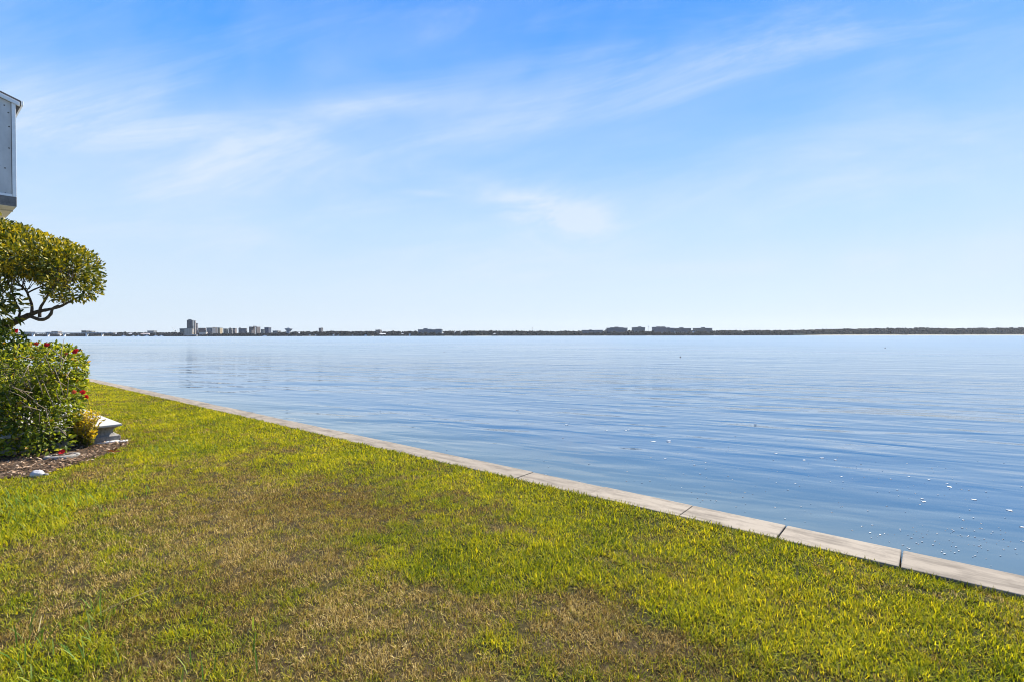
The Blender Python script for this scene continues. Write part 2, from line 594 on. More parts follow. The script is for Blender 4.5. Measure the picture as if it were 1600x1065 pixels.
def dryness(P):
    n = P @ N
    # lush along the wall, worn further in
    k = 4.75 - n
    edge = 1.55 + 0.5 * (vnoise(P, 0.5, 4) - 0.5)
    base = -0.03 + 0.31 * (1 / (1 + np.exp(-(k - edge) * 3.0)))
    for x, y, rx, ry, a in BW:
        base = base + 0.68 * a * np.exp(-((P[:, 0] - x) / rx) ** 2 - ((P[:, 1] - y) / ry) ** 2)
    nz = 0.35 * (vnoise(P, 1.7, 1) - 0.5) + 0.55 * (vnoise(P, 4.3, 2) - 0.5) + 0.6 * (vnoise(P, 9, 3) - 0.5)
    return np.clip(base + nz * 0.95, 0.0, 0.86)


def height(P):
    n = P @ N
    z = 0.05 * (vnoise(P, 0.35, 7) - 0.5) + 0.03 * (vnoise(P, 1.5, 8) - 0.5)
    near_wall = np.clip((4.75 - n) / 0.5, 0, 1)
    t = P @ D
    low = np.exp(-np.clip(4.72 - n, 0, 9) / 0.10) * 0.03 * (1 / (1 + np.exp((t - 0.6) * 4)))
    return z * near_wall + 0.022 * (1 - near_wall) - low


def inpoly(P, poly):
    x, y = P[:, 0], P[:, 1]
    r = np.zeros(len(P), bool)
    for (x1, y1), (x2, y2) in zip(poly, poly[1:] + poly[:1]):
        if y1 == y2: continue
        c = ((y1 > y) != (y2 > y)) & (x < (x2 - x1) * (y - y1) / (y2 - y1) + x1)
        r ^= c
    return r


BED = [tuple(gnd(*p)[:2]) for p in [(-260, 760), (0, 748), (55, 744), (110, 728), (160, 712), (200, 694), (200, 688), (160, 692),
                                     (110, 684), (60, 668), (-60, 660), (-330, 668)]]
PL_C = gnd(191, 661, 0.31)[:2]      # corner of the concrete plinth
PL = [tuple(PL_C + D * 0.03 - N * 0.03), tuple(PL_C + D * 6), tuple(PL_C + D * 6 - N * 2.2), tuple(PL_C - N * 2.2)]

# lawn ground
gx = np.concatenate([np.arange(-8, 30, 0.16), np.arange(30, 80, 2.0)])
gn = np.concatenate([np.arange(-40, -9, 1.5), np.arange(-9, 4.75, 0.14), [4.75]])
T, NN = np.meshgrid(gx, gn, indexing='ij')
P = T.ravel()[:, None] * D + NN.ravel()[:, None] * N
a, b = T.shape
idx = np.arange(a * b).reshape(a, b)
F = np.stack([idx[:-1, :-1], idx[:-1, 1:], idx[1:, 1:], idx[1:, :-1]], -1).reshape(-1, 4)[:, ::-1]
dr = dryness(P)
Zg = height(P)
lc = np.stack([dr, dr, dr], 1)
lm = NT('turf_soil')
pp = lm.pos()
at1 = lm.n('ShaderNodeAttribute', attribute_name='tint')
n1 = lm.noise(pp, 28, 5, 0.7)
n2 = lm.noise(pp, 120, 3, 0.7)
cg = lm.ramp(n1, [(0.3, (0.018, 0.022, 0.006)), (0.7, (0.06, 0.06, 0.015))])
cb = lm.ramp(n1, [(0.3, (0.024, 0.017, 0.007)), (0.55, (0.08, 0.057, 0.025)), (0.75, (0.20, 0.15, 0.075))])
cc = lm.mix(lm.ramp(at1.outputs['Fac'], [(0.2, (0, 0, 0)), (0.75, (1, 1, 1))]), cg, cb)
lh = lm.math('ADD', n1, lm.math('MULTIPLY', n2, 0.5))
M_soil = lm.done(lm.principled(cc, 0.95, 0.1, lm.bump(lh, 0.9, 0.03)).outputs[0])
lawn = np_mesh('lawn', np.column_stack([P, Zg]), F, M_soil, None, lc, True)
tag(lawn, kind='structure')


# ------------------------------------------------------------------ grass blades
def blades(P, z, L, W, az, t0, t1, colr, segs=(0.0, 0.4, 0.75, 1.0)):
    n = len(P)
    pos = np.column_stack([P, z])
    out = []
    side = np.stack([-np.sin(az), np.cos(az), np.zeros(n)], 1)
    tw = rng.normal(0, 0.5, n)
    prev = 0.0
    for s in segs:
        if s > 0:
            tm = t0 + (t1 - t0) * (s + prev) / 2
            step = (s - prev) * L
            pos = pos + np.stack([np.sin(tm) * np.cos(az), np.sin(tm) * np.sin(az), np.cos(tm)], 1) * step[:, None]
        prev = s
        if s < 1:
            w = W * (0.75 if s == 0 else 1.0 if s < 0.5 else 0.7) * 0.5
            sv = side * np.cos(tw * s)[:, None] + np.array([0, 0, 1]) * np.sin(tw * s)[:, None]
            out += [pos - sv * w[:, None], pos + sv * w[:, None]]
        else:
            out.append(pos)
    k = len(out)
    V = np.stack(out, 1).reshape(-1, 3)
    b0 = np.arange(n) * k
    quads = [np.stack([b0 + 2 * i, b0 + 2 * i + 1, b0 + 2 * i + 3, b0 + 2 * i + 2], 1) for i in range(len(segs) - 2)]
    tri = np.stack([b0 + k - 3, b0 + k - 2, b0 + k - 1], 1)
    C = np.repeat(colr, k, axis=0)
    return V, np.concatenate(quads), tri, C


def scatter(dens):
    """random spots on the lawn, thinning out with distance from where people stand"""
    t = rng.uniform(-7, 30, int(dens * 37 * 15 / 3))
    n = rng.uniform(-10.2, 4.74, len(t))
    P = t[:, None] * D + n[:, None] * N
    d = np.hypot(P[:, 0], P[:, 1])
    keep = rng.random(len(P)) < 3.0 * np.clip(3.6 / d, 0, 1) ** 1.15 * 0.333
    keep &= (np.abs(P[:, 0]) < P[:, 1] * 1.06 + 0.9) & (P[:, 1] > 1.2)
    P = P[keep]
    ok = ~inpoly(P, PL)
    P = P[ok]
    bedm = inpoly(P + rng.normal(0, .07, P.shape), BED) & inpoly(P, BED)
    return P[~bedm | (rng.random(len(P)) < 0.02)]


def ramp3(x, *cs):
    cs = np.array(cs)
    q = np.clip(x, 0, 1) * (len(cs) - 1)
    i = np.minimum(q.astype(int), len(cs) - 2)
    f = (q - i)[:, None]
    return cs[i] * (1 - f) + cs[i + 1] * f


BL_G, BL_D = 34000, 44000
P = scatter(BL_G)
dr = dryness(P)
keep = rng.random(len(P)) < np.clip(1.15 - 0.9 * dr, 0.05, 1) * np.maximum(np.clip(vnoise(P, 14, 77) * 2.8 - .5, .04, 1), np.clip(.85 - 1.6 * dr, 0, .7))
P, dr = P[keep], dr[keep]
n = len(P)
dist = np.hypot(P[:, 0], P[:, 1])
lush = np.clip(1 - dr * 1.3, 0, 1)
clump = vnoise(P, 9, 21)
L = rng.uniform(0.022, 0.052, n) * (0.75 + 0.5 * lush) * (0.75 + 0.55 * clump)
W = rng.uniform(0.0028, 0.0056, n) * (0.8 + 0.3 * lush) * np.clip(dist / 5, 1, 2.2)
az = rng.uniform(0, 2 * np.pi, n)
t0 = rng.uniform(0.1, 1.1, n)
t1 = t0 + rng.uniform(0.1, 0.9, n)
hue = rng.random(n) * 0.75 + 0.35 * (vnoise(P, 2.2, 31) - 0.3)
cg = ramp3(hue, (0.065, 0.112, 0.008), (0.23, 0.275, 0.011), (0.42, 0.405, 0.014), (0.62, 0.53, 0.04))
old = ramp3(rng.random(n), (0.08, 0.10, 0.014), (0.23, 0.225, 0.034), (0.44, 0.38, 0.085))
mixf = np.clip(dr * 1.1 - 0.1, 0, 0.85)[:, None]
cg = cg * (1 - mixf) + old * mixf
print('green blades', n)
V, Q, TRI, C = blades(P, height(P) - 0.004, L, W, az, t0, t1, cg)
# a few long weedy blades in the near left corner and by the mulch
wp, wl = [], []
for (px, py, k, s) in [(30, 1040, 40, .3), (80, 1030, 26, .25), (100, 985, 14, .15), (160, 950, 14, .12), (330, 1050, 16, .2),
                       (15, 800, 110, .45), (60, 785, 90, .4), (110, 790, 60, .3), (240, 705, 60, .35), (290, 705, 40, .3), (150, 965, 6, .1)]:
    g = gnd(px, py)
    wp.append(g[:2] + rng.normal(0, s, (k, 2)) * [1, 0.8])
wp = np.concatenate(wp)
wp = wp[~inpoly(wp, BED)]
k = len(wp)
wV, wQ, wT, wC = blades(wp, height(wp) - 0.004, rng.uniform(0.09, 0.17, k), rng.uniform(0.005, 0.009, k), rng.uniform(0, 6.28, k),
                        rng.uniform(0.1, 0.6, k), rng.uniform(0.8, 1.5, k), ramp3(rng.random(k), (0.06, 0.15, 0.02), (0.14, 0.24, 0.04), (0.24, 0.3, 0.08)))
ft = rng.uniform(-3, 25, 9000)      # fringe that creeps over the cap
ft = ft[(rng.random(9000) < np.clip(3.5 / (ft + 4), .15, 1)) & (vnoise(np.column_stack([ft, ft * 0]), 2.5, 91) > .25)]
k = len(ft)
fP = ft[:, None] * D + rng.uniform(4.66, 4.735, k)[:, None] * N
fz = np.arctan2(N[1], N[0]) + rng.normal(0, .9, k)
fV, fQ, fT, fC = blades(fP, height(fP) - .003, rng.uniform(.035, .075, k), rng.uniform(.004, .007, k) * np.clip((ft + 4) / 5, 1, 2), fz, rng.uniform(.1, .7, k), rng.uniform(.8, 1.6, k),
                        ramp3(rng.random(k), (0.08, 0.12, 0.01), (0.25, 0.27, 0.012), (0.45, 0.38, 0.06)))
wQ, wT = np.concatenate([wQ, fQ + len(wV)]), np.concatenate([wT, fT + len(wV)])
wV, wC = np.concatenate([wV, fV]), np.concatenate([wC, fC])
o0 = len(V)
grass = np_mesh('grass', np.concatenate([V, wV]), [np.concatenate([Q, wQ + o0]), np.concatenate([TRI, wT + o0])], M_grass, None, np.concatenate([C, wC]))
tag(grass, 'green lawn grass, lush and yellow green beside the sea wall', 'grass', kind='stuff')

P = scatter(BL_D)
dr = dryness(P)
keep = rng.random(len(P)) < np.clip(dr * 1.15 + 0.04, 0, 1) * np.clip(vnoise(P, 12, 78) * 2.8 - .45, .06, 1)
P, dr = P[keep], dr[keep]
n = len(P)
dist = np.hypot(P[:, 0], P[:, 1])
L = rng.uniform(0.018, 0.048, n)
W = rng.uniform(0.0018, 0.0042, n) * np.clip(dist / 4.5, 1, 2.4)
t0 = rng.uniform(0.2, 1.35, n)
t1 = t0 + rng.uniform(-0.7, 1.1, n)
pale = np.clip(vnoise(P, 1.1, 41) + 0.3 * (dr > 0.85), 0, 1)
for px, py, rr_, am in [(900, 950, .30, .5), (975, 1005, .35, .4), (640, 1000, .5, .2), (300, 800, .8, .15), (1500, 930, .3, .35), (1590, 950, .2, .35), (880, 1050, .5, .25)]:
    g = gnd(px, py)
    pale = pale + am * np.exp(-((P[:, 0] - g[0]) ** 2 + (P[:, 1] - g[1]) ** 2) / rr_ ** 2)
hue = np.clip(rng.random(n) * 0.8 + 0.4 * (pale - 0.4), 0, 1)
cd = ramp3(hue, (0.06, 0.037, 0.010), (0.21, 0.138, 0.034), (0.47, 0.34, 0.10), (0.72, 0.57, 0.24))
print('dry blades', n)
V, Q, TRI, C = blades(P, height(P) - 0.003, L, W, rng.uniform(0, 6.28, n), t0, t1, cd)
# two long dry stalks lying on the turf
sp = np.array([gnd(162, 962)[:2], gnd(150, 968)[:2], gnd(60, 995)[:2]])
sV, sQ, sT, sC = blades(sp, np.full(3, 0.03), np.array([0.32, 0.22, 0.16]), np.full(3, 0.006), np.array([0.55, 0.8, 2.2]), np.full(3, 1.15), np.full(3, 1.5), np.full((3, 3), 1.0) * [0.4, 0.34, 0.17])
o0 = len(V)
dry = np_mesh('dry_grass', np.concatenate([V, sV]), [np.concatenate([Q, sQ + o0]), np.concatenate([TRI, sT + o0])], M_dry, None, np.concatenate([C, sC]))
tag(dry, 'brown dry grass thatch in worn patches of the lawn', 'dry grass', kind='stuff')

# ------------------------------------------------------------------ sea wall
ORG = np.array([0, 0])
wall = empty('seawall', (*tn(2, 5.0), 0), 'long low concrete sea wall between the green lawn and the water', 'sea wall', rz=math.atan2(D[1], D[0]))
# inside the empty's frame: +x along D, +y = left of D = away from water is +y? (left of D is -N)
def wall_local(t, n):
    return (t - 2, -(n - 5.0))


def wbox(t0, t1, n0, n1, z0, z1, mb):
    xa, ya = wall_local(t0, n0)
    xb, yb = wall_local(t1, n1)
    return mb.box(min(xa, xb), max(xa, xb), min(ya, yb), max(ya, yb), z0, z1)


wbox(-40, 90, 4.83, 5.07, -3.2, -0.13, MB()).build('wall_face', M_wallface, wall)
joints = [-40, -20, -10, -6, -4.8, -3.75, -2.7, -1.68, -0.66, 0.187, 1.02, 1.87, 2.88, 3.89, 4.93, 5.94, 6.98]
while joints[-1] < 24: joints.append(joints[-1] + 1.03)
joints += [40, 60, 90]
for j0, j1 in zip(joints[:-1], joints[1:]):
    gap = 0.0025 if 1.5 < j0 else 0.0055
    dz = random.uniform(-0.004, 0.004)
    wbox(j0 + gap, j1 - gap, WALL_IN + random.uniform(-.006, .006), WALL_OUT + random.uniform(-.006, .006), -0.128, 0.03 + dz, MB()).build('cap_slab', M_cap, wall, bevel=0.009)

# ------------------------------------------------------------------ foam specks on the water
fm = NT('foam')
M_foam = fm.done(fm.principled((0.34, 0.37, 0.39), 0.7, 0.2).outputs[0])
fb = MB()


def fleck(px, py, r, stretch=1.6):
    g = gnd(px, py, WATER_Z)
    if g[:2] @ N < 5.2: return
    k = random.randint(6, 11)
    pts, th = [], random.uniform(0, 3.1)
    for i in range(k):
        a_ = 2 * math.pi * i / k
        q = r * random.uniform(0.25, 1.3)
        x_, y_ = q * stretch * math.cos(a_), q * math.sin(a_)
        pts.append((g[0] + x_ * math.cos(.2 * th) - y_ * math.sin(.2 * th), g[1] + x_ * math.sin(.2 * th) + y_ * math.cos(.2 * th)))
    fb.prism(pts, WATER_Z + 0.001, WATER_Z + 0.006)


for px, py, r in [(1483, 760, .055), (1443, 783, .05), (1284, 715, .05), (1256, 718, .05), (1305, 718, .035), (1452, 749, .035), (1420, 744, .022), (1522, 780, .04),
                  (1578, 797, .05), (1597, 823, .04), (1315, 744, .03), (1350, 745, .02), (1392, 748, .022), (1332, 828, .018), (1375, 835, .03), (1363, 820, .016),
                  (1243, 755, .022), (1252, 791, .018), (1211, 792, .016), (1505, 812, .025), (1490, 829, .016), (1402, 765, .016), (1430, 770, .018), (1085, 726, .03),
                  (1103, 722, .035), (1094, 740, .02), (1180, 662, .04), (1213, 708, .04), (1045, 690, .05), (978, 672, .06), (982, 671, .05), (1020, 689, .07), (1045, 688, .07),
                  (885, 663, .07), (1040, 716, .03), (1017, 714, .03), (880, 684, .035), (1103, 732, .02), (1360, 832, .02), (1480, 755, .03), (1440, 779, .03),
                  (1098, 781, .014), (1150, 791, .012), (1003, 754, .014), (980, 736, .016), (857, 729, .014), (905, 751, .012), (948, 672, .05), (808, 640, .05), (706, 641, .03),
                  (640, 655, .02), (623, 659, .02), (594, 642, .02), (760, 650, .02)]:
    fleck(px, py, r * .72, 1.3)
for i in range(300):
    u_ = random.random()
    if u_ < 0.4: px, py = random.gauss(1480, 70), random.gauss(845, 16)
    elif u_ < 0.72: px, py = random.gauss(1260, 190), random.gauss(760, 40)
    else: px, py = random.uniform(560, 1600), random.uniform(632, 800)
    if 0 < px < 1680 and 600 < py < 930: fleck(px, py, random.choice([.004, .005, .007, .010]) * (1 + 0.0 * py), 1.4)
tag(fb.build('foam', M_foam), 'small white foam specks drifting on the near water', 'foam', kind='stuff')

# ------------------------------------------------------------------ leaves
def leaves(P, Dr, L, W, C, fold=0.25):
    """P bases, Dr unit directions, one folded pointed leaf each"""
    n = len(P)
    up = rng.normal(0, 1, (n, 3)) + [0, 0, 1.2]
    s = np.cross(Dr, up)
    s /= np.linalg.norm(s, axis=1)[:, None] + 1e-9
    nn = np.cross(s, Dr)
    L1, W1 = L[:, None], W[:, None]
    droop = rng.uniform(-0.05, 0.2, n)[:, None] * L1
    a = P
    m1 = P + Dr * L1 * 0.38
    m2 = P + Dr * L1 * 0.72 - nn * droop * 0.4
    tip = P + Dr * L1 - nn * droop
    V = np.stack([a, m1 + s * W1 * .5 + nn * W1 * fold, m1, m1 - s * W1 * .5 + nn * W1 * fold,
                  m2 + s * W1 * .38 + nn * W1 * fold * .7, m2, m2 - s * W1 * .38 + nn * W1 * fold * .7, tip], 1).reshape(-1, 3)
    b = np.arange(n)[:, None] * 8
    tri = np.concatenate([b + [0, 2, 1], b + [0, 3, 2], b + [4, 5, 7], b + [5, 6, 7]])
    quad = np.concatenate([b + [1, 2, 5, 4], b + [2, 3, 6, 5]])
    return V, quad, tri, np.repeat(C, 8, axis=0)


def unit(v):
    return v / (np.linalg.norm(v, axis=1)[:, None] + 1e-9)


def lobes_points(lobes, n, shell):
    """points in a union of ellipsoids (centre, radii), crowded towards the outer shell, with outward directions"""
    vol = np.array([np.prod(r) ** 0.75 for c, r in lobes])
    ks = rng.choice(len(lobes), n, p=vol / vol.sum())
    Cn = np.array([c for c, r in lobes])[ks]
    Rr = np.array([r for c, r in lobes])[ks]
    d = unit(rng.normal(0, 1, (n, 3)))
    q = np.where(rng.random(n) < shell, rng.uniform(0.82, 1.03, n), rng.random(n) ** 0.45)
    P = Cn + d * Rr * q[:, None]
    depth = np.full(n, 9.0)
    for c, r in lobes:
        depth = np.minimum(depth, np.linalg.norm((P - c) / r, axis=1))
    return P, unit(d / Rr), depth


# ------------------------------------------------------------------ the cloud-pruned tree
TY = 8.6


def tp(px, py, dy=0.0):
    return at(px, py, TY + dy)


tree = empty('tree', (*tp(-75, 690)[:2], 0.0), 'small tree pruned into a flat cloud crown on bare twisting branches', 'tree')
off = np.array(tree.location)
mb = MB()


def limb(pts, r0, r1, k=7):
    pts = [tp(*p) - off for p in pts]
    dense, rad = [], []
    m = len(pts)
    for i in range(m - 1):
        p0, p1, p2, p3 = pts[max(i - 1, 0)], pts[i], pts[i + 1], pts[min(i + 2, m - 1)]
        for j in range(4):
            t = j / 4
            dense.append(0.5 * (2 * p1 + (p2 - p0) * t + (2 * p0 - 5 * p1 + 4 * p2 - p3) * t * t + (3 * p1 - p0 - 3 * p2 + p3) * t ** 3))
    dense.append(pts[-1])
    for i, _ in enumerate(dense):
        f = i / (len(dense) - 1)
        rad.append((r0 * (1 - f) + r1 * f) * random.uniform(0.9, 1.12))
    mb.tube(dense, rad, k)


limb([(-75, 700), (-70, 640), (-55, 580), (-30, 540), (0, 517), (22, 504), (45, 493)], .085, .045, 9)
limb([(45, 493), (60, 499), (72, 498), (80, 490)], .03, .024)
limb([(45, 493), (60, 487), (75, 484), (92, 480), (110, 471, .05), (128, 462, .1)], .035, .012)
limb([(80, 490), (83, 482), (92, 478)], .022, .02)
limb([(20, 505), (28, 498), (31, 486), (25, 474), (20, 460, -.1), (12, 440, -.2)], .022, .01)
limb([(49, 492), (50, 478), (45, 464), (41, 455), (30, 444, .1), (15, 430, .2), (0, 420, .3)], .024, .008)
limb([(62, 496), (63, 482), (70, 470), (76, 458), (72, 448), (60, 440, .15), (45, 425, .2)], .024, .008)
limb([(76, 458), (80, 452), (78, 445), (85, 430, -.2), (95, 415, -.2)], .016, .007)
limb([(43, 458), (55, 452), (70, 447), (82, 450)], .014, .010)
limb([(80, 448), (90, 455), (97, 470), (100, 476)], .012, .010)
limb([(82, 447), (95, 450), (105, 458, .1)], .010, .005)
limb([(-40, 548), (-60, 500), (-50, 460), (-40, 430, .2), (-30, 400, .3)], .05, .015)
limb([(-50, 470), (-25, 462), (-5, 455, -.2), (5, 442, -.2), (12, 430, -.2)], .022, .008)
limb([(0, 448, -.1), (8, 440), (18, 438), (24, 430)], .012, .006)
limb([(-60, 500), (-100, 470), (-130, 430)], .04, .015)
for i in range(70):   # twigs that fan up into the crown
    x_ = random.uniform(-5, 118)
    y_ = random.uniform(432, 462)
    dx, dy = random.uniform(-14, 14), random.uniform(-30, -12)
    z_ = random.uniform(-.45, .45)
    limb([(x_, y_, z_), (x_ + dx * .5 + random.uniform(-3, 3), y_ + dy * .5, z_), (x_ + dx, y_ + dy, z_ + random.uniform(-.1, .1))], random.uniform(.005, .009), .003, 5)
mb.build('trunk', M_bark, tree, smooth=True)

PXM = TY / 800


def lobe(px, py, rx, ry, dy=0.0, ryd=None):
    return (tp(px, py, dy) - off, np.array([rx * PXM, (ryd or rx) * PXM, ry * PXM]))


crown_lobes = [lobe(-60, 390, 75, 42, 0, 95), lobe(-10, 385, 60, 42, 0, 90), lobe(30, 395, 48, 38, .1, 85), lobe(70, 405, 45, 36, 0, 80), lobe(98, 414, 36, 34, .1, 70),
               lobe(117, 426, 23, 33, 0, 55), lobe(114, 450, 24, 20, 0, 50), lobe(100, 461, 19, 11, .1, 35), lobe(10, 372, 40, 22, .2, 60), lobe(-90, 430, 60, 40, .3, 80),
               lobe(55, 408, 38, 24, -.2, 70), lobe(20, 405, 36, 26, -.1, 70)]
P, dn, dep = lobes_points(crown_lobes, 22000, 0.5)
keep = (dep > 0.7) | (rng.random(len(P)) < 0.8)
gap3 = vnoise(P[:, [0, 2]] * 1.0 + P[:, [1, 1]] * .6 + 20, 4.2, 55)
keep &= rng.random(len(P)) < np.clip((gap3 - .16) * 3.2, .12, 1)
P, dn = P[keep], dn[keep]
Dr = unit(dn * 0.9 + rng.normal(0, .55, P.shape) + [0, 0, 0.25])
n = len(P)
L = rng.uniform(0.045, 0.095, n)
fresh = np.clip(rng.random(n) * 0.75 + 0.3 * vnoise(P[:, [0, 2]] + 50, 3.0, 51), 0, 1)
C = ramp3(fresh, (0.022, 0.04, 0.007), (0.065, 0.09, 0.01), (0.26, 0.235, 0.016), (0.62, 0.46, 0.03))
pl, pr_ = [], []
V, Q, TRI, C = leaves(P, Dr, L, L * rng.uniform(0.36, 0.5, n), C)
np_mesh('crown', V, [Q, TRI], M_tree_leaf, tree, C)

# low leaf tufts on the left limb
tl = [lobe(-5, 455, 24, 20, -.3, 30), lobe(12, 470, 17, 16, -.3, 20), lobe(0, 490, 22, 18, -.3, 25), lobe(-30, 480, 35, 35, -.2, 40), lobe(2, 343, 9, 6, -.2, 9)]
P, dn, dep = lobes_points(tl, 520, 0.4)
n = len(P)
L = rng.uniform(0.09, 0.15, n)
C = ramp3(rng.random(n), (0.03, 0.06, 0.014), (0.07, 0.11, 0.018), (0.2, 0.2, 0.03), (0.38, 0.32, 0.05))
V, Q, TRI, C = leaves(P, unit(dn + rng.normal(0, .4, P.shape)), L, L * .36, C)
np_mesh('lower_foliage', V, [Q, TRI], M_tree_leaf, tree, C)

# ------------------------------------------------------------------ hibiscus hedge
HY = 8.0
hedge = empty('hibiscus_hedge', (*at(40, 700, HY)[:2], 0.0), 'big leafy hibiscus hedge with red flowers at the left edge', 'hedge')
off = np.array(hedge.location)


def hp(px, py, dy=0.0):
    return at(px, py, HY + dy) - off


HM = HY / 800


def hl(px, py, rx, ry, dy=0.0, rd=None):
    return (hp(px, py, dy), np.array([rx * HM, (rd or rx) * HM, ry * HM]))


hl_ = [hl(-70, 610, 90, 100, .2, 80), hl(0, 590, 62, 62, .1, 75), hl(55, 592, 56, 56, 0, 65), hl(84, 580, 37, 44, .1, 50), hl(100, 570, 23, 32, .1, 35), hl(90, 620, 30, 45, 0, 45),
       hl(60, 650, 44, 50, -.2, 55), hl(15, 655, 52, 52, -.3, 55), hl(85, 665, 20, 26, -.3, 30), hl(12, 535, 18, 22, .1, 30), hl(-30, 540, 45, 40, .2, 50), hl(40, 685, 36, 24, -.35, 40),
       hl(5, 695, 26, 22, -.45, 30), hl(-60, 690, 70, 45, -.3, 60), hl(112, 577, 11, 12, .1, 16), hl(75, 690, 30, 18, -.5, 26), hl(30, 705, 26, 14, -.62, 26), hl(-10, 712, 30, 16, -.7, 26), hl(98, 640, 20, 34, -.15, 30)]
P, dn, dep = lobes_points(hl_, 25000, 0.5)
keep = ((dep > 0.72) | (rng.random(len(P)) < 0.4)) & (P[:, 2] > 0.05)
P, dn = P[keep], dn[keep]
n = len(P)
L = rng.uniform(0.042, 0.085, n)
fr = np.clip(rng.random(n) * 0.8 + 0.35 * (vnoise(P[:, [0, 2]] + 80, 2.6, 61) - 0.3), 0, 1)
C = ramp3(fr, (0.026, 0.052, 0.008), (0.09, 0.13, 0.013), (0.24, 0.275, 0.025), (0.48, 0.45, 0.055))
old_ = rng.random(n) < 0.02
C[old_] = [0.42, 0.25, 0.03]
V, Q, TRI, C = leaves(P, unit(dn * .7 + rng.normal(0, .6, P.shape) + [0, 0, .1]), L, L * rng.uniform(0.45, 0.62, n), C)
np_mesh('foliage', V, [Q, TRI], M_leaf, hedge, C)
mb = MB()
for i in range(46):
    b0 = hp(random.uniform(-90, 85), 702, random.uniform(-.2, .35))
    b0[2] = -0.01
    e = hp(random.uniform(-80, 105), random.uniform(560, 620), random.uniform(-.3, .4))
    md = b0 * .5 + e * .5 + np.array([random.uniform(-.12, .12), random.uniform(-.1, .1), random.uniform(0, .1)])
    mb.tube([b0, b0 * .7 + md * .3 + rng.normal(0, .02, 3), md, md * .4 + e * .6 + rng.normal(0, .03, 3), e], [.014, .012, .009, .007, .004], 5)
for i in range(90):
    b0 = hp(random.uniform(-20, 105), random.uniform(560, 690), random.uniform(-.62, -.3))
    d_ = rng.normal(0, .12, 3) + [0, 0, .1]
    mb.tube([b0, b0 + d_ * .5, b0 + d_ + rng.normal(0, .02, 3)], [.006, .005, .003], 5)
mb.build('stem', M_twig, hedge, smooth=True)


def flower(name, pos, size, facing, colr, parent=None, tilt=0.5):
    """five overlapping petals and a central column"""
    f = np.array(facing, float)
    f /= np.linalg.norm(f)
    a_ = np.cross(f, [0.2, 0.1, 1.0])
    a_ /= np.linalg.norm(a_)
    b_ = np.cross(f, a_)
    V, Fq = [], []
    rows = [(0.0, .06), (.35, .30), (.7, .42), (.95, .30), (1.05, .08)]
    for k in range(5):
        th = 2 * math.pi * k / 5 + random.uniform(-.12, .12)
        rd = a_ * math.cos(th) + b_ * math.sin(th)
        sd_ = -a_ * math.sin(th) + b_ * math.cos(th)
        base = len(V)
        op = random.uniform(.55, .95)
        for q, w in rows:
            c_ = pos + (rd * q * op + f * (0.42 * q * (1.25 - op) + .10 * math.sin(q * 3))) * size
            for s_ in (-1, 0, 1):
                V.append(c_ + sd_ * s_ * w * size + f * (0.05 * s_ * s_ * size) + rng.normal(0, .015 * size, 3))
        for r_ in range(len(rows) - 1):
            for s_ in range(2):
                i = base + r_ * 3 + s_
                Fq.append((i, i + 1, i + 4, i + 3))
    V = np.array(V)
    C = np.tile(np.array(colr), (len(V), 1)) * rng.uniform(.8, 1.15, (len(V), 1))
    o = np_mesh(name, V, np.array(Fq), M_petal, parent, C, True)
    return o


RED, SALMON = (0.46, 0.016, 0.014), (0.6, 0.13, 0.05)
for px, py, s, c_, dy in [(73, 539, .055, RED, -.05), (119, 549, .075, RED, .05), (27, 517, .05, RED, -.1), (130, 612, .05, (0.5, .02, .02), -.1), (136, 619, .045, RED, -.15), (116, 612, .045, SALMON, -.2),
                          (57, 537, .04, (.35, .04, .02), 0), (104, 553, .035, (.4, .1, .03), -.1)]:
    o = flower('flower', hp(px, py, dy - (.12 if py < 600 else .03)), s * .9, (random.uniform(-.3, .5), -1, random.uniform(-.1, .6)), c_, hedge)
    if c_ == SALMON: o['label'] = 'salmon orange flower'
sb = MB()      # bare drooping stalk carrying the lowest pair of flowers
sb.tube([hp(108, 600, -.05), hp(120, 604, -.1), hp(129, 611, -.1)], [.006, .005, .004], 5).build('stem', M_twig, hedge)

# ------------------------------------------------------------------ yellow shrub at the bed's end
SY = 8.05
shrub = empty('yellow_shrub', (*at(128, 694, SY)[:2], 0.0), 'small yellow leaved shrub in front of the concrete plinth', 'shrub')
off = np.array(shrub.location)
Pb, Db, Lb, Cb = [], [], [], []
st = MB()
for i in range(110):
    b0 = at(random.uniform(108, 146), 693, SY + random.uniform(-.1, .1)) - off
    b0[2] = -0.01
    e = at(random.gauss(132, 15), random.uniform(641, 682), SY + random.uniform(-.2, .2)) - off
    e[0] = min(e[0], at(158, 660, SY)[0] - off[0])
    mid = (b0 + e) / 2 + np.array([(e[0] - b0[0]) * .12, 0, .03])
    st.tube([b0, mid, e], [.005, .004, .0025], 5)
    for j in range(30):
        f = random.uniform(.15, 1.02)
        p = (b0 * (1 - f) + mid * f * 2 * (1 - f) + e * f * f) if f < .5 else (mid * (1 - (f - .5) * 2) + e * (f - .5) * 2)
        p = mid * (1 - abs(f - .5) * 2) + (b0 if f < .5 else e) * abs(f - .5) * 2
        a_ = random.uniform(0, 6.28)
        Pb.append(p)
        Db.append([math.cos(a_) * .8, math.sin(a_) * .8, random.uniform(.2, 1.1)])
        Lb.append(random.uniform(.032, .06))
        y_ = min(1, max(0, f * .9 + random.uniform(-.35, .35) + (p[0]) * .6))
        Cb.append(y_)
Cc = ramp3(np.array(Cb), (0.035, 0.065, 0.012), (0.13, 0.16, 0.018), (0.33, 0.28, 0.022), (0.52, 0.37, 0.028))
Lb = np.array(Lb)
V, Q, TRI, C = leaves(np.array(Pb), unit(np.array(Db)), Lb, Lb * .5, Cc)
np_mesh('foliage', V, [Q, TRI], M_leaf, shrub, C)
st.build('stem', M_twig, shrub, smooth=True)

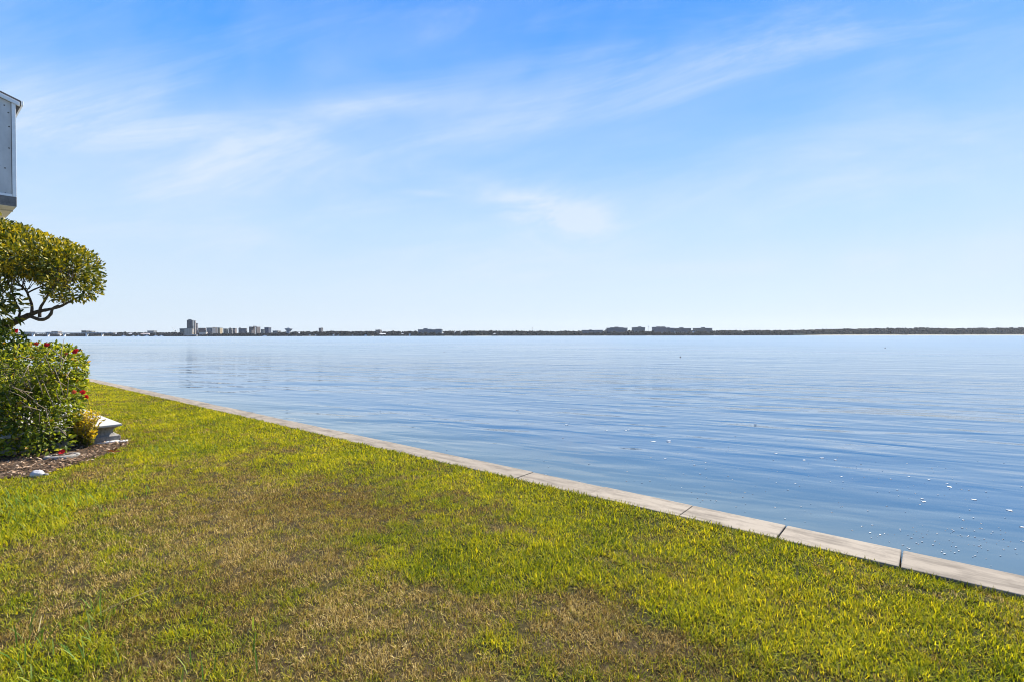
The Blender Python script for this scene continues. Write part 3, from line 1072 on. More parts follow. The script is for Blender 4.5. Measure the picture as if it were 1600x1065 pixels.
# grey stake leaning behind the shrub
s0 = at(121, 682, 8.35)
stake = MB().tube([(s0[0], s0[1], -.02), at(118, 650, 8.35), at(112, 610, 8.35)], [.022, .021, .019], 8).build('stake', M_stake, smooth=True)
tag(stake, 'grey leaning stake standing between the hedge and the concrete plinth', 'stake')

# ------------------------------------------------------------------ concrete plinth with a moulded edge
plinth = empty('plinth', (*PL_C, 0), 'pale concrete plinth with a moulded edge behind the yellow shrub', 'plinth', rz=math.atan2(D[1], D[0]))


def pbox(name, m, e, z0, z1, bev=.006):
    # local +x along D, +y = -N ; e = how far the outline steps back from the corner
    MB().box(e, 6.0 - e, e, 2.2 - e, z0, z1).build(name, m, plinth, bevel=bev)


pbox('top_slab', M_plinth, 0.0, 0.275, 0.31, .008)
# hollow moulding between slab and foot, one lofted ring
prof = [(0.025, 0.2745), (0.05, 0.258), (0.085, 0.235), (0.10, 0.205), (0.10, 0.165), (0.08, 0.14), (0.05, 0.125)]
V, F = [], []
for e, z in prof: V += [(e, e, z), (6 - e, e, z), (6 - e, 2.2 - e, z), (e, 2.2 - e, z)]
for i in range(len(prof) - 1):
    for j in range(4): F.append((i * 4 + j, i * 4 + (j + 1) % 4, i * 4 + 4 + (j + 1) % 4, i * 4 + 4 + j))
pm = MB()
pm.add(V, [f[::-1] for f in F])
pm.build('moulding', M_oldcon, plinth)
pbox('footing', M_oldcon, 0.02, -0.05, 0.1245, .008)

# ------------------------------------------------------------------ mulch bed and the small things on it
bp = np.array(BED)
bm_ = MB()
cx = bp.mean(0)
zc_ = lambda q: float(height(np.array([q]))[0])
ring = [(p[0], p[1], zc_(p) + .010) for p in bp]
inner = [(*(cx + (p - cx) * .6), zc_(cx + (p - cx) * .6) + .035) for p in bp]
k = len(bp)
bm_.add(ring + inner + [(*cx, zc_(cx) + .045)], [(i, (i + 1) % k, k + (i + 1) % k, k + i) for i in range(k)] + [(k + i, k + (i + 1) % k, 2 * k) for i in range(k)])
o = bm_.build('mulch_bed', speckled('mulch_ground', (0.035, 0.024, 0.016), (0.13, 0.09, 0.06), 40, 0.95, 0.1, 1.0, 0.03))
tag(o, kind='structure')
lo, hi = bp.min(0), bp.max(0)
P = rng.uniform(lo - .15, hi + .15, (30000, 2))
inb = inpoly(P, BED)
fr_ = inpoly(P + rng.normal(0, .12, P.shape), BED) & (rng.random(len(P)) < .3)
P = P[(inb | fr_) & (P[:, 0] > -11.0) & ~inpoly(P, PL)]
n = len(P)
L = rng.uniform(.025, .085, n)
W = rng.uniform(.007, .026, n)
V, Q, TRI, C = blades(P, height(P) + rng.uniform(.012, .05, n), L, W, rng.uniform(0, 6.28, n), rng.uniform(0.9, 1.9, n), rng.uniform(1.0, 2.0, n),
                      ramp3(rng.random(n) ** 1.3, (0.03, 0.019, 0.012), (0.12, 0.07, 0.038), (0.26, 0.165, 0.095), (0.5, 0.38, 0.27)))
tag(np_mesh('mulch', V, [Q, TRI], M_mulch, None, C), 'brown bark mulch and dead leaves under the hedge', 'mulch', kind='stuff')


def ground_flower(name, px, py, s, colr, label, cat):
    g = gnd(px, py, .06)
    o = flower(name, np.zeros(3), s, (.3, -.7, .7), colr)
    o.location = g
    tag(o, label, cat)


ground_flower('fallen_flower', 97, 706, .055, (.6, .02, .02), 'red fallen hibiscus flower on the ring in the mulch', 'flower')
dl = MB()
g = gnd(176, 706, .035)
V, Q, TRI, C = leaves(np.array([[0, 0, 0], [.02, .01, .005], [-.01, .0, .01]]), unit(np.array([[1, .2, .1], [-.6, -.5, .3], [.3, .5, .5]])), np.array([.12, .1, .09]), np.array([.06, .05, .05]),
                      np.array([[.16, .05, .03], [.12, .04, .025], [.2, .07, .04]]))
o = np_mesh('dead_leaf', V, [Q, TRI], M_leaf, None, C)
o.location = g
tag(o, 'curled reddish brown dead leaf on the grass near the plinth', 'dead leaf')
# half-buried concrete ring (valve-box collar)
g = gnd(97, 713, .012)
rv, rf = [], []
prof = [(.15, -.05), (.15, .025), (.165, .035), (.19, .033), (.205, .02), (.205, -.05)]
K = 28
for i in range(K):
    a_ = 2 * math.pi * i / K
    for r_, z in prof: rv.append((r_ * math.cos(a_), r_ * math.sin(a_), z))
for i in range(K):
    for j in range(len(prof)):
        rf.append((i * 6 + j, ((i + 1) % K) * 6 + j, ((i + 1) % K) * 6 + (j + 1) % 6, i * 6 + (j + 1) % 6))
rb = MB()
rb.add(rv, rf)
o = rb.build('ring', M_oldcon, smooth=True)
o.location = g
o.rotation_euler = (-.06, -.04, 0)
tag(o, 'pale concrete ring half buried in the mulch under the hedge', 'ring')


def stone(px, py, sx, sy, sz, label, mat=None, name='stone'):
    import bmesh
    bm = bmesh.new()
    bmesh.ops.create_icosphere(bm, subdivisions=3, radius=1)
    sd_ = random.uniform(0, 50)
    from mathutils import noise as mn
    for v in bm.verts:
        d_ = 1 + .18 * mn.noise(v.co * 1.4 + Vector((sd_, 0, 0))) + .07 * mn.noise(v.co * 3.5 + Vector((0, sd_, 0)))
        v.co = Vector((v.co.x * sx * d_, v.co.y * sy * d_, max(v.co.z, -.5) * sz * d_))
    me = bpy.data.meshes.new(name)
    bm.to_mesh(me)
    bm.free()
    me.materials.append(mat or M_stone)
    me.polygons.foreach_set('use_smooth', [True] * len(me.polygons))
    o = bpy.data.objects.new(name, me)
    col.objects.link(o)
    o.location = gnd(px, py, .02)
    tag(o, label, 'stone')


stone(58, 741, .085, .06, .06, 'round whitish stone at the front edge of the mulch bed')
stone(105, 697, .08, .05, .04, 'flat pale stone in the shade left of the yellow shrub', M_plinth)
stone(33, 702, .12, .05, .035, 'long flat pale stone under the hedge above the mulch', M_plinth)
stone(72, 741, .03, .025, .022, 'pinkish pebble right of the round whitish stone', M_oldcon)
# white edging strip on the ground before the plinth
ga, gb = gnd(143, 694, .02), gnd(200, 688, .02)
md = (ga + gb) / 2
o = MB().tube([ga - md, np.array([.0, .02, .006]), gb - md], [.022, .025, .02], 8).build('edging', M_white_paint, smooth=True)
o.location = md
tag(o, 'white edging pipe lying on the ground before the plinth', 'edging')

# ------------------------------------------------------------------ house corner with an enclosed balcony
BY = 12.8
bc = at(26.5, 324, BY)
ang = math.atan2(D[1], D[0])
house = empty('condo_building', (bc[0], bc[1], 0), 'corner of a house with a grey enclosed balcony high at the left', 'building', rz=ang)
# local +x along D (away), +y along -N (left, from the water); the corner is the origin
ZB = bc[2]
Z1 = at(26.5, 308.5, BY)[2]
Z2 = at(26.5, 164, BY)[2]
DEP, WID = 9.0, 8.0
MB().box(0, DEP, 0, WID, ZB + .012, Z1).build('balcony_slab', M_slab_edge, house, bevel=.01)
sf = MB().box(.01, DEP - .01, .01, WID - .01, ZB, ZB + .0105)
soffit = sf.build('soffit', M_soffit, house)
bt = MB()
for xx in (.55, 2.2, 3.9): bt.box(xx, xx + .07, .012, WID - .012, ZB - .03, ZB - .0005)
bt.build('batten', M_soffit, soffit)
# corner post, panel, sill, trims
MB().box(.0, .075, .0, .075, Z1 + .0005, Z2 + .02).build('corner_post', M_white_paint, house, bevel=.004)
slope = 0.33
pm = MB()
x0 = 0.035
y0, y1 = 0.085, WID
zt = lambda y: Z2 + slope * y
pm.add([(x0, y0, Z1 + .06), (x0, y1, Z1 + .06), (x0, y1, zt(y1)), (x0, y0, zt(y0)),
        (x0 + .03, y0, Z1 + .06), (x0 + .03, y1, Z1 + .06), (x0 + .03, y1, zt(y1)), (x0 + .03, y0, zt(y0))],
       [(0, 1, 2, 3), (4, 7, 6, 5), (0, 4, 5, 1), (1, 5, 6, 2), (2, 6, 7, 3), (3, 7, 4, 0)])
panel = pm.build('wall_panel', M_panel, house)
MB().box(.012, .06, .0765, WID, Z1 + .0005, Z1 + .0585).build('sill', M_white_paint, house, bevel=.003)
MB().box(.045, .07, .0765, .0835, Z1 + .06, Z2 + .02).build('panel_gap', M_screw, house)
# side towards the water, same panels
MB().box(.0765, DEP, .03, .06, Z1 + .0005, Z2 - .001).build('wall_panel', M_panel, house)
for zz, yy in [(.28, .13), (.62, .12), (.12, .20), (1.15, .125), (1.62, .30), (1.66, .20), (2.28, .2)]:
    z = Z2 + .05 - zz
    s = MB().tube([(x0 - .008, yy, z), (x0 - .0005, yy, z)], [.014, .016], 8)
    s.build('screw', M_screw, panel)
tm = MB()
ya, yb = -.07, WID
rake = lambda y, d: Z2 + .005 + slope * y + d
tm.add([(-.03, ya, rake(ya, 0)), (-.03, yb, rake(yb, 0)), (-.03, yb, rake(yb, .10)), (-.03, ya, rake(ya, .10)),
        (.03, ya, rake(ya, 0)), (.03, yb, rake(yb, 0)), (.03, yb, rake(yb, .10)), (.03, ya, rake(ya, .10))],
       [(0, 1, 2, 3), (4, 7, 6, 5), (0, 4, 5, 1), (1, 5, 6, 2), (2, 6, 7, 3), (3, 7, 4, 0)])
tm.build('rake_board', M_white_paint, house, bevel=.004)
rm = MB()
ya = -.10
rm.add([(.031, ya, rake(ya, .04)), (.031, yb, rake(yb, .04)), (.031, yb, rake(yb, .17)), (.031, ya, rake(ya, .17)),
        (DEP + .3, ya, rake(ya, .04)), (DEP + .3, yb, rake(yb, .04)), (DEP + .3, yb, rake(yb, .17)), (DEP + .3, ya, rake(ya, .17))],
       [(0, 1, 2, 3), (4, 7, 6, 5), (0, 4, 5, 1), (1, 5, 6, 2), (2, 6, 7, 3), (3, 7, 4, 0)])
roof = rm.build('roof', M_shingle, house, bevel=.006)
MB().box(.0, DEP, -.14, -.1005, rake(-.1, .05), rake(-.1, .16)).build('gutter', M_white_paint, roof, bevel=.008)
MB().box(1.0, DEP - .3, 1.6, WID - .2, -.05, ZB - .031).build('wall', M_stucco, house)

# ------------------------------------------------------------------ far shore
FY = 1560.0


def far(px, py, Y=FY):
    return at(px, py, Y)


PX = FY / 800   # metres per photograph pixel out there
sh = MB()
xs = np.linspace(-2500, 2500, 120)
v = []
for x_ in xs:
    w_ = 6 * math.sin(x_ * .011) + 5 * math.sin(x_ * .037 + 1)
    v += [(x_, 1545 + w_, WATER_Z - .6), (x_, 1552 + w_, WATER_Z + .7), (x_, 1570 + w_, 1.5), (x_, 2600, 4.0)]
f = []
for i in range(len(xs) - 1):
    for j in range(3): f.append((i * 4 + j, i * 4 + j + 1, i * 4 + j + 5, i * 4 + j + 4)[::-1])
sh.add(v, f)
tag(sh.build('far_shore', speckled('shore_ground', (0.07, 0.07, 0.045), (0.14, 0.13, 0.09), .05)), kind='structure')

FB = []   # all far buildings, for thinning the trees


def building(name, label, cat, a, b, ytop, color, ybase=524.5, c=None, Y=FY, depth=22.0, top=None, roofs=(), wings=(), group=None, wx=4.0, fill=.5, glass=(.05, .065, .085), roofcol=(.2, .2, .2)):
    """front spans pixels a..b; if c is given the lit side runs on to pixel c"""
    x0, x1 = far(a, 500, Y)[0], far(b, 500, Y)[0]
    zt_ = far((a + b) / 2, ytop, Y)[2]
    if c is not None:
        xb = (c - 800) / 800
        depth = max(6.0, abs(x1 / xb) - Y)
    e = empty(name, ((x0 + x1) / 2, Y, 0.5), label, cat, group)
    w = x1 - x0
    color = tuple(v * .68 for v in color)
    glass = tuple(v * .6 for v in glass)
    mat = facade(name + '_facade', color, glass, wx, 3.2, fill)
    MB().box(-w / 2, w / 2, 0, depth, -1.5, zt_ - .5).build('wall', mat, e)
    rmat = RM.setdefault(roofcol, speckled('flat_roof', tuple(v * .8 for v in roofcol), roofcol, .3))
    MB().box(-w / 2 - .4, w / 2 + .4, -.4, depth + .4, zt_ - .4995, zt_ + .5).build('roof', rmat, e)
    for (ra, rb, rt) in roofs:
        xa, xb = far(ra, 500, Y)[0] - e.location.x, far(rb, 500, Y)[0] - e.location.x
        zz = far(ra, rt, Y)[2] - .5
        MB().box(xa, xb, depth * .25, depth * .8, zt_ + .5005, zz).build('penthouse', mat, e)
    for (wa, wb, wt) in wings:
        xa, xb = far(wa, 500, Y)[0] - e.location.x, far(wb, 500, Y)[0] - e.location.x
        zz = far(wa, wt, Y)[2] - .5
        MB().box(xa, xb, 2.5, depth - 2.5, -1.5, zz).build('wing', mat, e)
        MB().box(xa, xb, 2.2, depth - 2.2, zz + .0005, zz + .8).build('roof', rmat, e)
    FB.append((a - 1, max(b, c or b) + 1, ytop))
    return e


RM = {}
GSK = 'buildings on the far shore'
B = building
# downtown cluster on the left
B('tower', 'dark glass high rise with a stepped top, tallest tower on the far shore', 'tower', 292, 300, 500.5, (.05, .065, .085), c=302.6, Y=1580, roofs=[(293.5, 297.5, 499)], wings=[(291, 292, 506)], group=GSK, wx=2.5, fill=.6, glass=(.03, .045, .07))
B('tower', 'pale grey high rise directly right of the dark glass tower', 'tower', 302.8, 304.4, 501.5, (.45, .41, .38), c=306, Y=1600, group=GSK)
B('tower', 'slim mauve tower at the right end of the high rise group', 'tower', 306.2, 307.3, 505.5, (.25, .22, .23), c=309, Y=1590, group=GSK, roofs=[(306.4, 307, 505)])
B('apartment_block', 'cream podium block at the foot of the dark glass tower', 'building', 288, 300.5, 513.5, (.60, .52, .42), c=302, Y=1562, group=GSK, wx=5, glass=(.28, .24, .2))
B('apartment_block', 'white low waterfront hall before the cream podium block', 'building', 287, 307, 523, (.75, .73, .7), Y=1552, depth=8, group=GSK, glass=(.5, .5, .48))
B('apartment_block', 'dark green office block left of the cream podium block', 'building', 280.5, 287.2, 513.8, (.12, .16, .15), Y=1575, group=GSK, glass=(.05, .09, .09))
B('apartment_block', 'brown flat roofed block with a white base right of the high rises', 'building', 309.5, 320, 513, (.17, .12, .12), c=322, Y=1600, group=GSK, wings=[])
B('apartment_block', 'low white block before the brown flat roofed block', 'building', 311, 321.5, 519.3, (.75, .68, .62), Y=1566, depth=10, group=GSK, glass=(.6, .55, .5))
B('apartment_block', 'slate blue block between the brown and the cream blocks', 'building', 322.5, 331.5, 512.5, (.14, .16, .2), Y=1600, depth=18, group=GSK)
B('apartment_block', 'dark brown block behind the slate blue block', 'building', 332, 336, 511.8, (.13, .11, .11), c=339.5, Y=1640, group=GSK)
B('apartment_block', 'cream and brown block left of the yellow block', 'building', 339.6, 341.6, 512.3, (.2, .15, .12), c=344, Y=1600, group=GSK)
B('apartment_block', 'yellow block whose sunlit side faces right', 'building', 341.8, 343.5, 512.6, (.62, .5, .3), c=348, Y=1590, group=GSK)
B('apartment_block', 'grey green block left of the two beige slabs', 'building', 348.8, 354, 514, (.15, .17, .16), c=357, Y=1590, group=GSK)
B('apartment_block', 'beige grey slab with a small roof box among the low blocks', 'building', 357.2, 361.5, 513.5, (.34, .29, .27), c=363.5, Y=1600, roofs=[(358, 359.5, 512)], group=GSK)
B('apartment_block', 'beige pink slab left of the long slate block', 'building', 363.6, 367, 513.3, (.33, .27, .25), c=370, Y=1600, group=GSK)
B('apartment_block', 'long slate block left of the twin pink towers', 'building', 372.5, 384.5, 513.5, (.21, .2, .23), c=386, Y=1590, roofs=[(373, 375, 512)], group=GSK)
B('apartment_block', 'left one of the twin pink towers with the roof tank', 'building', 389, 393, 511, (.13, .11, .12), c=399, Y=1590, roofs=[(394, 396.2, 509.3)], group=GSK)
B('apartment_block', 'right one of the twin pink towers', 'building', 399.3, 401, 511, (.17, .14, .14), c=407, Y=1590, group=GSK)
B('apartment_block', 'low grey green block between the twin pink towers and the navy block', 'building', 407.5, 412, 515, (.24, .27, .27), Y=1600, group=GSK)
B('apartment_block', 'navy waterfront block with a white sunlit side', 'building', 413, 419.5, 512, (.08, .11, .18), c=424, Y=1556, group=GSK, glass=(.04, .05, .09))
B('apartment_block', 'low grey hall with a pale roof right of the navy block', 'building', 426, 434, 517.3, (.3, .31, .32), Y=1600, group=GSK, roofs=[(428, 431, 516.6)])
e = empty('tower', (far(450, 520)[0], FY, .5), 'grey flared tower, wider at the top than at its foot', 'tower', GSK)
zt_ = far(450, 513.2)[2]
q = PX
hm = facade('flared_facade', (.3, .33, .37))
MB().box(-2.4 * q, 2.4 * q, 0, 9, -1.5, zt_ * .62).build('wall', hm, e)
V = [(-2.4 * q, 0, zt_ * .62 + .001), (2.4 * q, 0, zt_ * .62 + .001), (2.4 * q, 9, zt_ * .62 + .001), (-2.4 * q, 9, zt_ * .62 + .001), (-4.6 * q, -3, zt_ * .9), (4.6 * q, -3, zt_ * .9), (4.6 * q, 12, zt_ * .9), (-4.6 * q, 12, zt_ * .9)]
b_ = MB()
b_.add(V, [(0, 3, 2, 1), (4, 5, 6, 7), (0, 1, 5, 4), (1, 2, 6, 5), (2, 3, 7, 6), (3, 0, 4, 7)])
b_.box(-4.6 * q, 4.6 * q, -3, 12, zt_ * .9005, zt_ - .5)
b_.build('flared_top', hm, e)
MB().box(-1.5 * q, 1.0 * q, 2, 8, zt_ - .4995, zt_ + 1.5).build('penthouse', hm, e)
B('apartment_block', 'dark block above the trees right of the flared tower', 'building', 498, 501.2, 513, (.13, .13, .15), c=505, Y=1600, group=GSK, roofs=[(500, 501.5, 512)])
B('apartment_block', 'flat grey brown block above the trees in mid shore', 'building', 586.5, 593.5, 515.8, (.16, .15, .16), Y=1600, group=GSK, roofs=[(590, 592.5, 515)])
B('apartment_block', 'stepped blue grey block, widest building left of the photo centre', 'building', 653, 690, 515.3, (.14, .2, .26), Y=1575, depth=25, group=GSK, roofs=[(661, 667, 513), (669, 673, 514), (680, 689, 514)], glass=(.1, .15, .21))
B('apartment_block', 'long low grey blue block left of the domed hotel block', 'building', 910, 942, 516.3, (.15, .18, .23), Y=1580, depth=22, group=GSK, roofs=[(922, 925, 515), (930, 944, 515.6)], glass=(.1, .13, .18))
B('apartment_block', 'wide blue grey block with a raised middle and dark eaves', 'building', 950, 980.5, 512.8, (.13, .16, .21), Y=1575, depth=25, group=GSK, roofs=[(955, 975, 511.6), (962, 967, 510.6)], wings=[(948, 950, 514.5)], glass=(.09, .12, .17), roofcol=(.1, .11, .13))
B('apartment_block', 'squarish green grey block with a central roof bump', 'building', 990, 1008, 512, (.15, .19, .21), Y=1575, depth=25, group=GSK, roofs=[(994, 1005, 511.2), (999, 1003, 510.2)], glass=(.09, .13, .15))
B('apartment_block', 'mauve grey block with twin rounded roof humps', 'building', 1022, 1041, 511.5, (.19, .2, .25), Y=1580, depth=25, group=GSK, roofs=[(1028, 1033, 510.2), (1035.5, 1040, 510.2)], glass=(.13, .14, .19), roofcol=(.12, .13, .12))
B('apartment_block', 'blue grey block touching the twin humped block', 'building', 1041.5, 1054, 513, (.15, .18, .23), Y=1585, depth=22, group=GSK, roofs=[(1044.5, 1047.5, 511.5)])
B('apartment_block', 'long dark block with one roof bump left of the olive block', 'building', 1055, 1080, 513.4, (.14, .15, .18), Y=1590, depth=22, group=GSK, roofs=[(1064, 1069, 511.6)])
B('apartment_block', 'olive grey block with a square roof box, rightmost on the shore', 'building', 1087, 1113, 513.2, (.15, .165, .17), Y=1580, depth=25, group=GSK, roofs=[(1099, 1103, 511.4)])
# small grey blocks behind the bridge at the far left
B('apartment_block', 'blue grey low block behind the far left bridge span', 'building', 35, 48, 519.0, (.16, .2, .26), Y=1660, depth=15, group=GSK)
B('apartment_block', 'dark flat block behind the bridge between its white piers', 'building', 71, 78, 519.2, (.14, .16, .2), Y=1660, depth=15, group=GSK)
B('apartment_block', 'cream block standing over the bridge deck', 'building', 80, 90, 518.0, (.55, .48, .4), Y=1660, depth=15, group=GSK)
B('apartment_block', 'black flat topped block above the bridge near its right end', 'building', 127, 134, 517, (.06, .07, .08), Y=1660, depth=15, group=GSK)
B('apartment_block', 'pale stubby block right of the black flat topped block', 'building', 138.5, 143, 517.6, (.4, .4, .36), Y=1650, depth=15, group=GSK)
B('apartment_block', 'grey flat block above the marina sheds', 'building', 230, 240, 517.2, (.27, .3, .33), Y=1640, depth=15, group=GSK)

# bridge
BYY = 1540
bridge = empty('bridge', (far(135, 520, BYY)[0], BYY, 0), 'long low bridge with white piers at the far left of the bay', 'bridge')
bx = bridge.location.x
zd = far(130, 520.3, BYY)[2]
bxa, bxb = far(-140, 520, BYY)[0] - bx, far(178, 520, BYY)[0] - bx
m_deck = speckled('bridge_deck', (.34, .34, .33), (.45, .45, .44), .2)
MB().box(bxa, bxb, -4, 4, zd - 1.4, zd).build('deck', m_deck, bridge)
MB().box(bxa, bxb, -4.3, -4.002, zd - .2, zd + .9).build('parapet', m_deck, bridge)
m_pier = speckled('bridge_pier', (.7, .7, .68), (.8, .8, .78), .2)
for px, w_ in [(-100, 2), (-60, 2), (-20, 2), (16, 2), (52, 2.6), (75.5, 1.2), (101, 1.6), (136, 2.4), (160, 1.0)]:
    x_ = far(px, 520, BYY)[0] - bx
    MB().box(x_ - w_ * .8, x_ + w_ * .8, -3, 3, -3, zd - 1.401).build('pier', m_pier, bridge)

# crane
cr = empty('crane', (far(272, 520, 1600)[0], 1600, .5), 'thin construction crane leaning left of the dark green office block', 'crane')
m_cr = speckled('crane_paint', (.55, .55, .5), (.65, .64, .58), .5)
zc1, zc2 = far(274, 518, 1600)[2], far(268, 510, 1600)[2]
MB().box(3, 5, -1, 1, -1.5, zc1).build('mast', m_cr, cr)
MB().tube([(4, 0, zc1), (-8, 0, zc2)], [.7, .45], 5).build('jib', m_cr, cr)
MB().box(3.2, 6.5, -1, 1, zc1 + .001, zc1 + 2.4).build('cab', m_cr, cr)
# radio masts poking above the trees
for px, yt, lab in [(832, 511.5, 'thin radio mast with a thicker head near mid shore'), (1013.5, 509.5, 'thin pole between the squarish block and the twin humped block')]:
    p_ = far(px, 520, 1620)
    e = empty('radio_mast', (p_[0], 1620, .5), lab, 'mast')
    zt_ = far(px, yt, 1620)[2]
    MB().tube([(0, 0, -1.5), (0, 0, zt_ - 4)], [.5, .3], 6).build('pole', m_cr, e)
    MB().tube([(0, 0, zt_ - 3.999), (0, 0, zt_)], [.8, .7], 6).build('antenna', m_deck, e)


# waterfront houses
def house_far(px, pyt, wpx, label, wall_c, roof_c, Y=1554, hip=.45):
    x_ = far(px, 520, Y)[0]
    zt_ = far(px, pyt, Y)[2]
    zb_ = max(zt_ - 5.5, .2)
    e = empty('waterfront_house', (x_, Y, 0.0), label, 'house', 'houses along the far shore')
    w_ = wpx * PX / 2
    hw = zt_ - (zt_ - zb_) * hip
    if zt_ > 7:
        Y = 1590
        e.location.x, e.location.y = far(px, 520, Y)[0], Y
        FB.append((px - wpx / 2, px + wpx / 2, pyt))
    wm_ = RM.setdefault(('w',) + wall_c, speckled('house_wall', tuple(v * .92 for v in wall_c), wall_c, .4))
    rm_ = RM.setdefault(('r',) + roof_c, speckled('house_roof', tuple(v * .85 for v in roof_c), roof_c, .4))
    MB().box(-w_, w_, 0, 9, -.4, hw).build('wall', wm_, e)
    g = MB()
    V = [(-w_ - .6, -.6, hw + .001), (w_ + .6, -.6, hw + .001), (w_ + .6, 9.6, hw + .001), (-w_ - .6, 9.6, hw + .001), (-w_ * .5, 4.5, zt_), (w_ * .5, 4.5, zt_)]
    g.add(V, [(0, 3, 2, 1), (0, 1, 5, 4), (1, 2, 5), (2, 3, 4, 5), (3, 0, 4)])
    g.build('roof', rm_, e)


WH, CR, GR, TN = (.78, .78, .76), (.7, .62, .5), (.4, .42, .43), (.5, .33, .25)
for a_ in [(182, 520.3, 6, 'white gabled house at the right end of the bridge', WH, WH), (204, 520.2, 8, 'white house with a bright roof left of the marina shed', WH, WH),
           (226, 520.4, 15, 'long shed with a pink roof at the marina', WH, (.62, .5, .44)), (90, 521.8, 7, 'pale house under the bridge deck behind the second pier', WH, CR),
           (468, 519.2, 5, 'white gabled house under a dark tree near the flared tower', CR, WH), (484, 521.6, 3, 'small grey house right of the dark tree', GR, GR),
           (493.5, 522, 2.5, 'tiny white house at the water below the dark block', WH, WH), (521, 521.4, 2.5, 'pale cottage among trees right of the dark block', WH, GR),
           (528, 521.6, 3, 'pale house beside the cottage in the trees', GR, WH), (546.5, 520.6, 3, 'white tall house in the middle of the tree belt', WH, WH), (550.5, 521.8, 2, 'grey cottage touching the white tall house', GR, GR),
           (577, 521, 3, 'white house left of the flat grey brown block', WH, GR), (598, 520.6, 11, 'long pale roof in the trees below the flat grey brown block', CR, WH),
           (571, 523, 3, 'white boathouse at the water in mid shore', WH, WH), (629, 520.8, 5, 'grey roofed house left of the stepped blue block', GR, GR), (640, 521, 2, 'tiny white house near the stepped blue block', WH, WH),
           (683, 519.2, 2.5, 'white house before the right half of the stepped blue block', WH, WH), (692, 519, 3, 'white roof just right of the stepped blue block', WH, WH),
           (711, 517.8, 2.5, 'white box house on the tree line', WH, GR), (720, 518.2, 3, 'pale flat house on the tree line', WH, GR), (773, 520.5, 5, 'grey domed house in the trees right of the photo centre line', GR, GR),
           (1055, 517.4, 3, 'white house before the blue grey block', WH, WH), (1060, 517.2, 4, 'bright white house before the long dark block', WH, WH), (1066, 517.4, 5, 'pale house below the roof bump of the long dark block', GR, GR),
           (1074, 518, 3, 'lilac house before the right end of the long dark block', GR, WH), (1084, 517.3, 2.5, 'small pale house left of the olive block', WH, WH), (1034, 518.2, 3, 'pale house before the twin humped block', GR, GR)]:
    house_far(*a_)

# marina boats below the sheds: white hulls with a mast
m_hull = speckled('boat_hull', (.75, .75, .75), (.82, .82, .82), .3)
hull = None
for i, (px, hgt, lab) in enumerate([(193, 9, 'sailboat moored below the white house nearest the bridge end'), (208, 12, 'sailboat with the tallest mast at the marina'), (216, 8, 'sailboat left of the pink roofed shed'),
                                    (229, 10, 'sailboat before the pink roofed shed'), (243, 9, 'sailboat right of the pink roofed shed'), (252, 7, 'sailboat at the right end of the marina'), (413.5, 3, 'white motorboat at the foot of the navy block')]):
    p_ = far(px, 525, 1536)
    e = empty('sailboat' if hgt > 3 else 'motorboat', (p_[0], 1536, WATER_Z), 'white ' + lab if 'white' not in lab[:6] else lab, 'boat', 'boats moored at the far shore')
    h_ = MB()
    h_.add([(-5, -1, 0), (5, -1, 0), (5, 1, 0), (-5, 1, 0), (-5.4, -1.6, 1.6), (6.4, -.3, 1.9), (6.4, .3, 1.9), (-5.4, 1.6, 1.6)], [(0, 3, 2, 1), (4, 5, 6, 7), (0, 1, 5, 4), (1, 2, 6, 5), (2, 3, 7, 6), (3, 0, 4, 7)])
    h_.build('hull', m_hull, e)
    MB().box(-2.5, 1.5, -.9, .9, 1.75, 2.9).build('cabin', m_hull, e)
    if hgt > 3: MB().tube([(0, 0, 2.9), (0, 0, 2.9 + hgt)], [.16, .1], 6).build('mast', m_hull, e)

# float buoys on the water
m_buoy = speckled('buoy_paint', (.10, .05, .045), (.16, .08, .07), 6)
for px, py, r_, lab in [(694, 549.5, .075, 'dark float buoy left of centre on open water'), (1063, 558, .085, 'dark float buoy right of centre, nearest of the three'), (1383, 543.5, .11, 'dark float buoy far out on the right')]:
    g = gnd(px, py, WATER_Z)
    e = empty('buoy', tuple(g), lab, 'buoy', 'float buoys on the bay')
    prof = [(0, -.6), (.7, -.5), (1, 0), (.9, .5), (.45, .9), (.15, 1.0), (0, 1.02)]
    V, F = [], []
    K = 12
    for q_, z in prof:
        for i in range(K): V.append((q_ * r_ * math.cos(2 * math.pi * i / K), q_ * r_ * math.sin(2 * math.pi * i / K), z * r_))
    for j in range(len(prof) - 1):
        for i in range(K): F.append((j * K + i, j * K + (i + 1) % K, (j + 1) * K + (i + 1) % K, (j + 1) * K + i))
    b_ = MB()
    b_.add(V, F)
    fl = b_.build('float', m_buoy, e, smooth=True)
    MB().tube([(0, 0, r_ * 1.03), (0, 0, r_ * 1.7)], [r_ * .12, r_ * .1], 6).build('stick', m_buoy, fl)


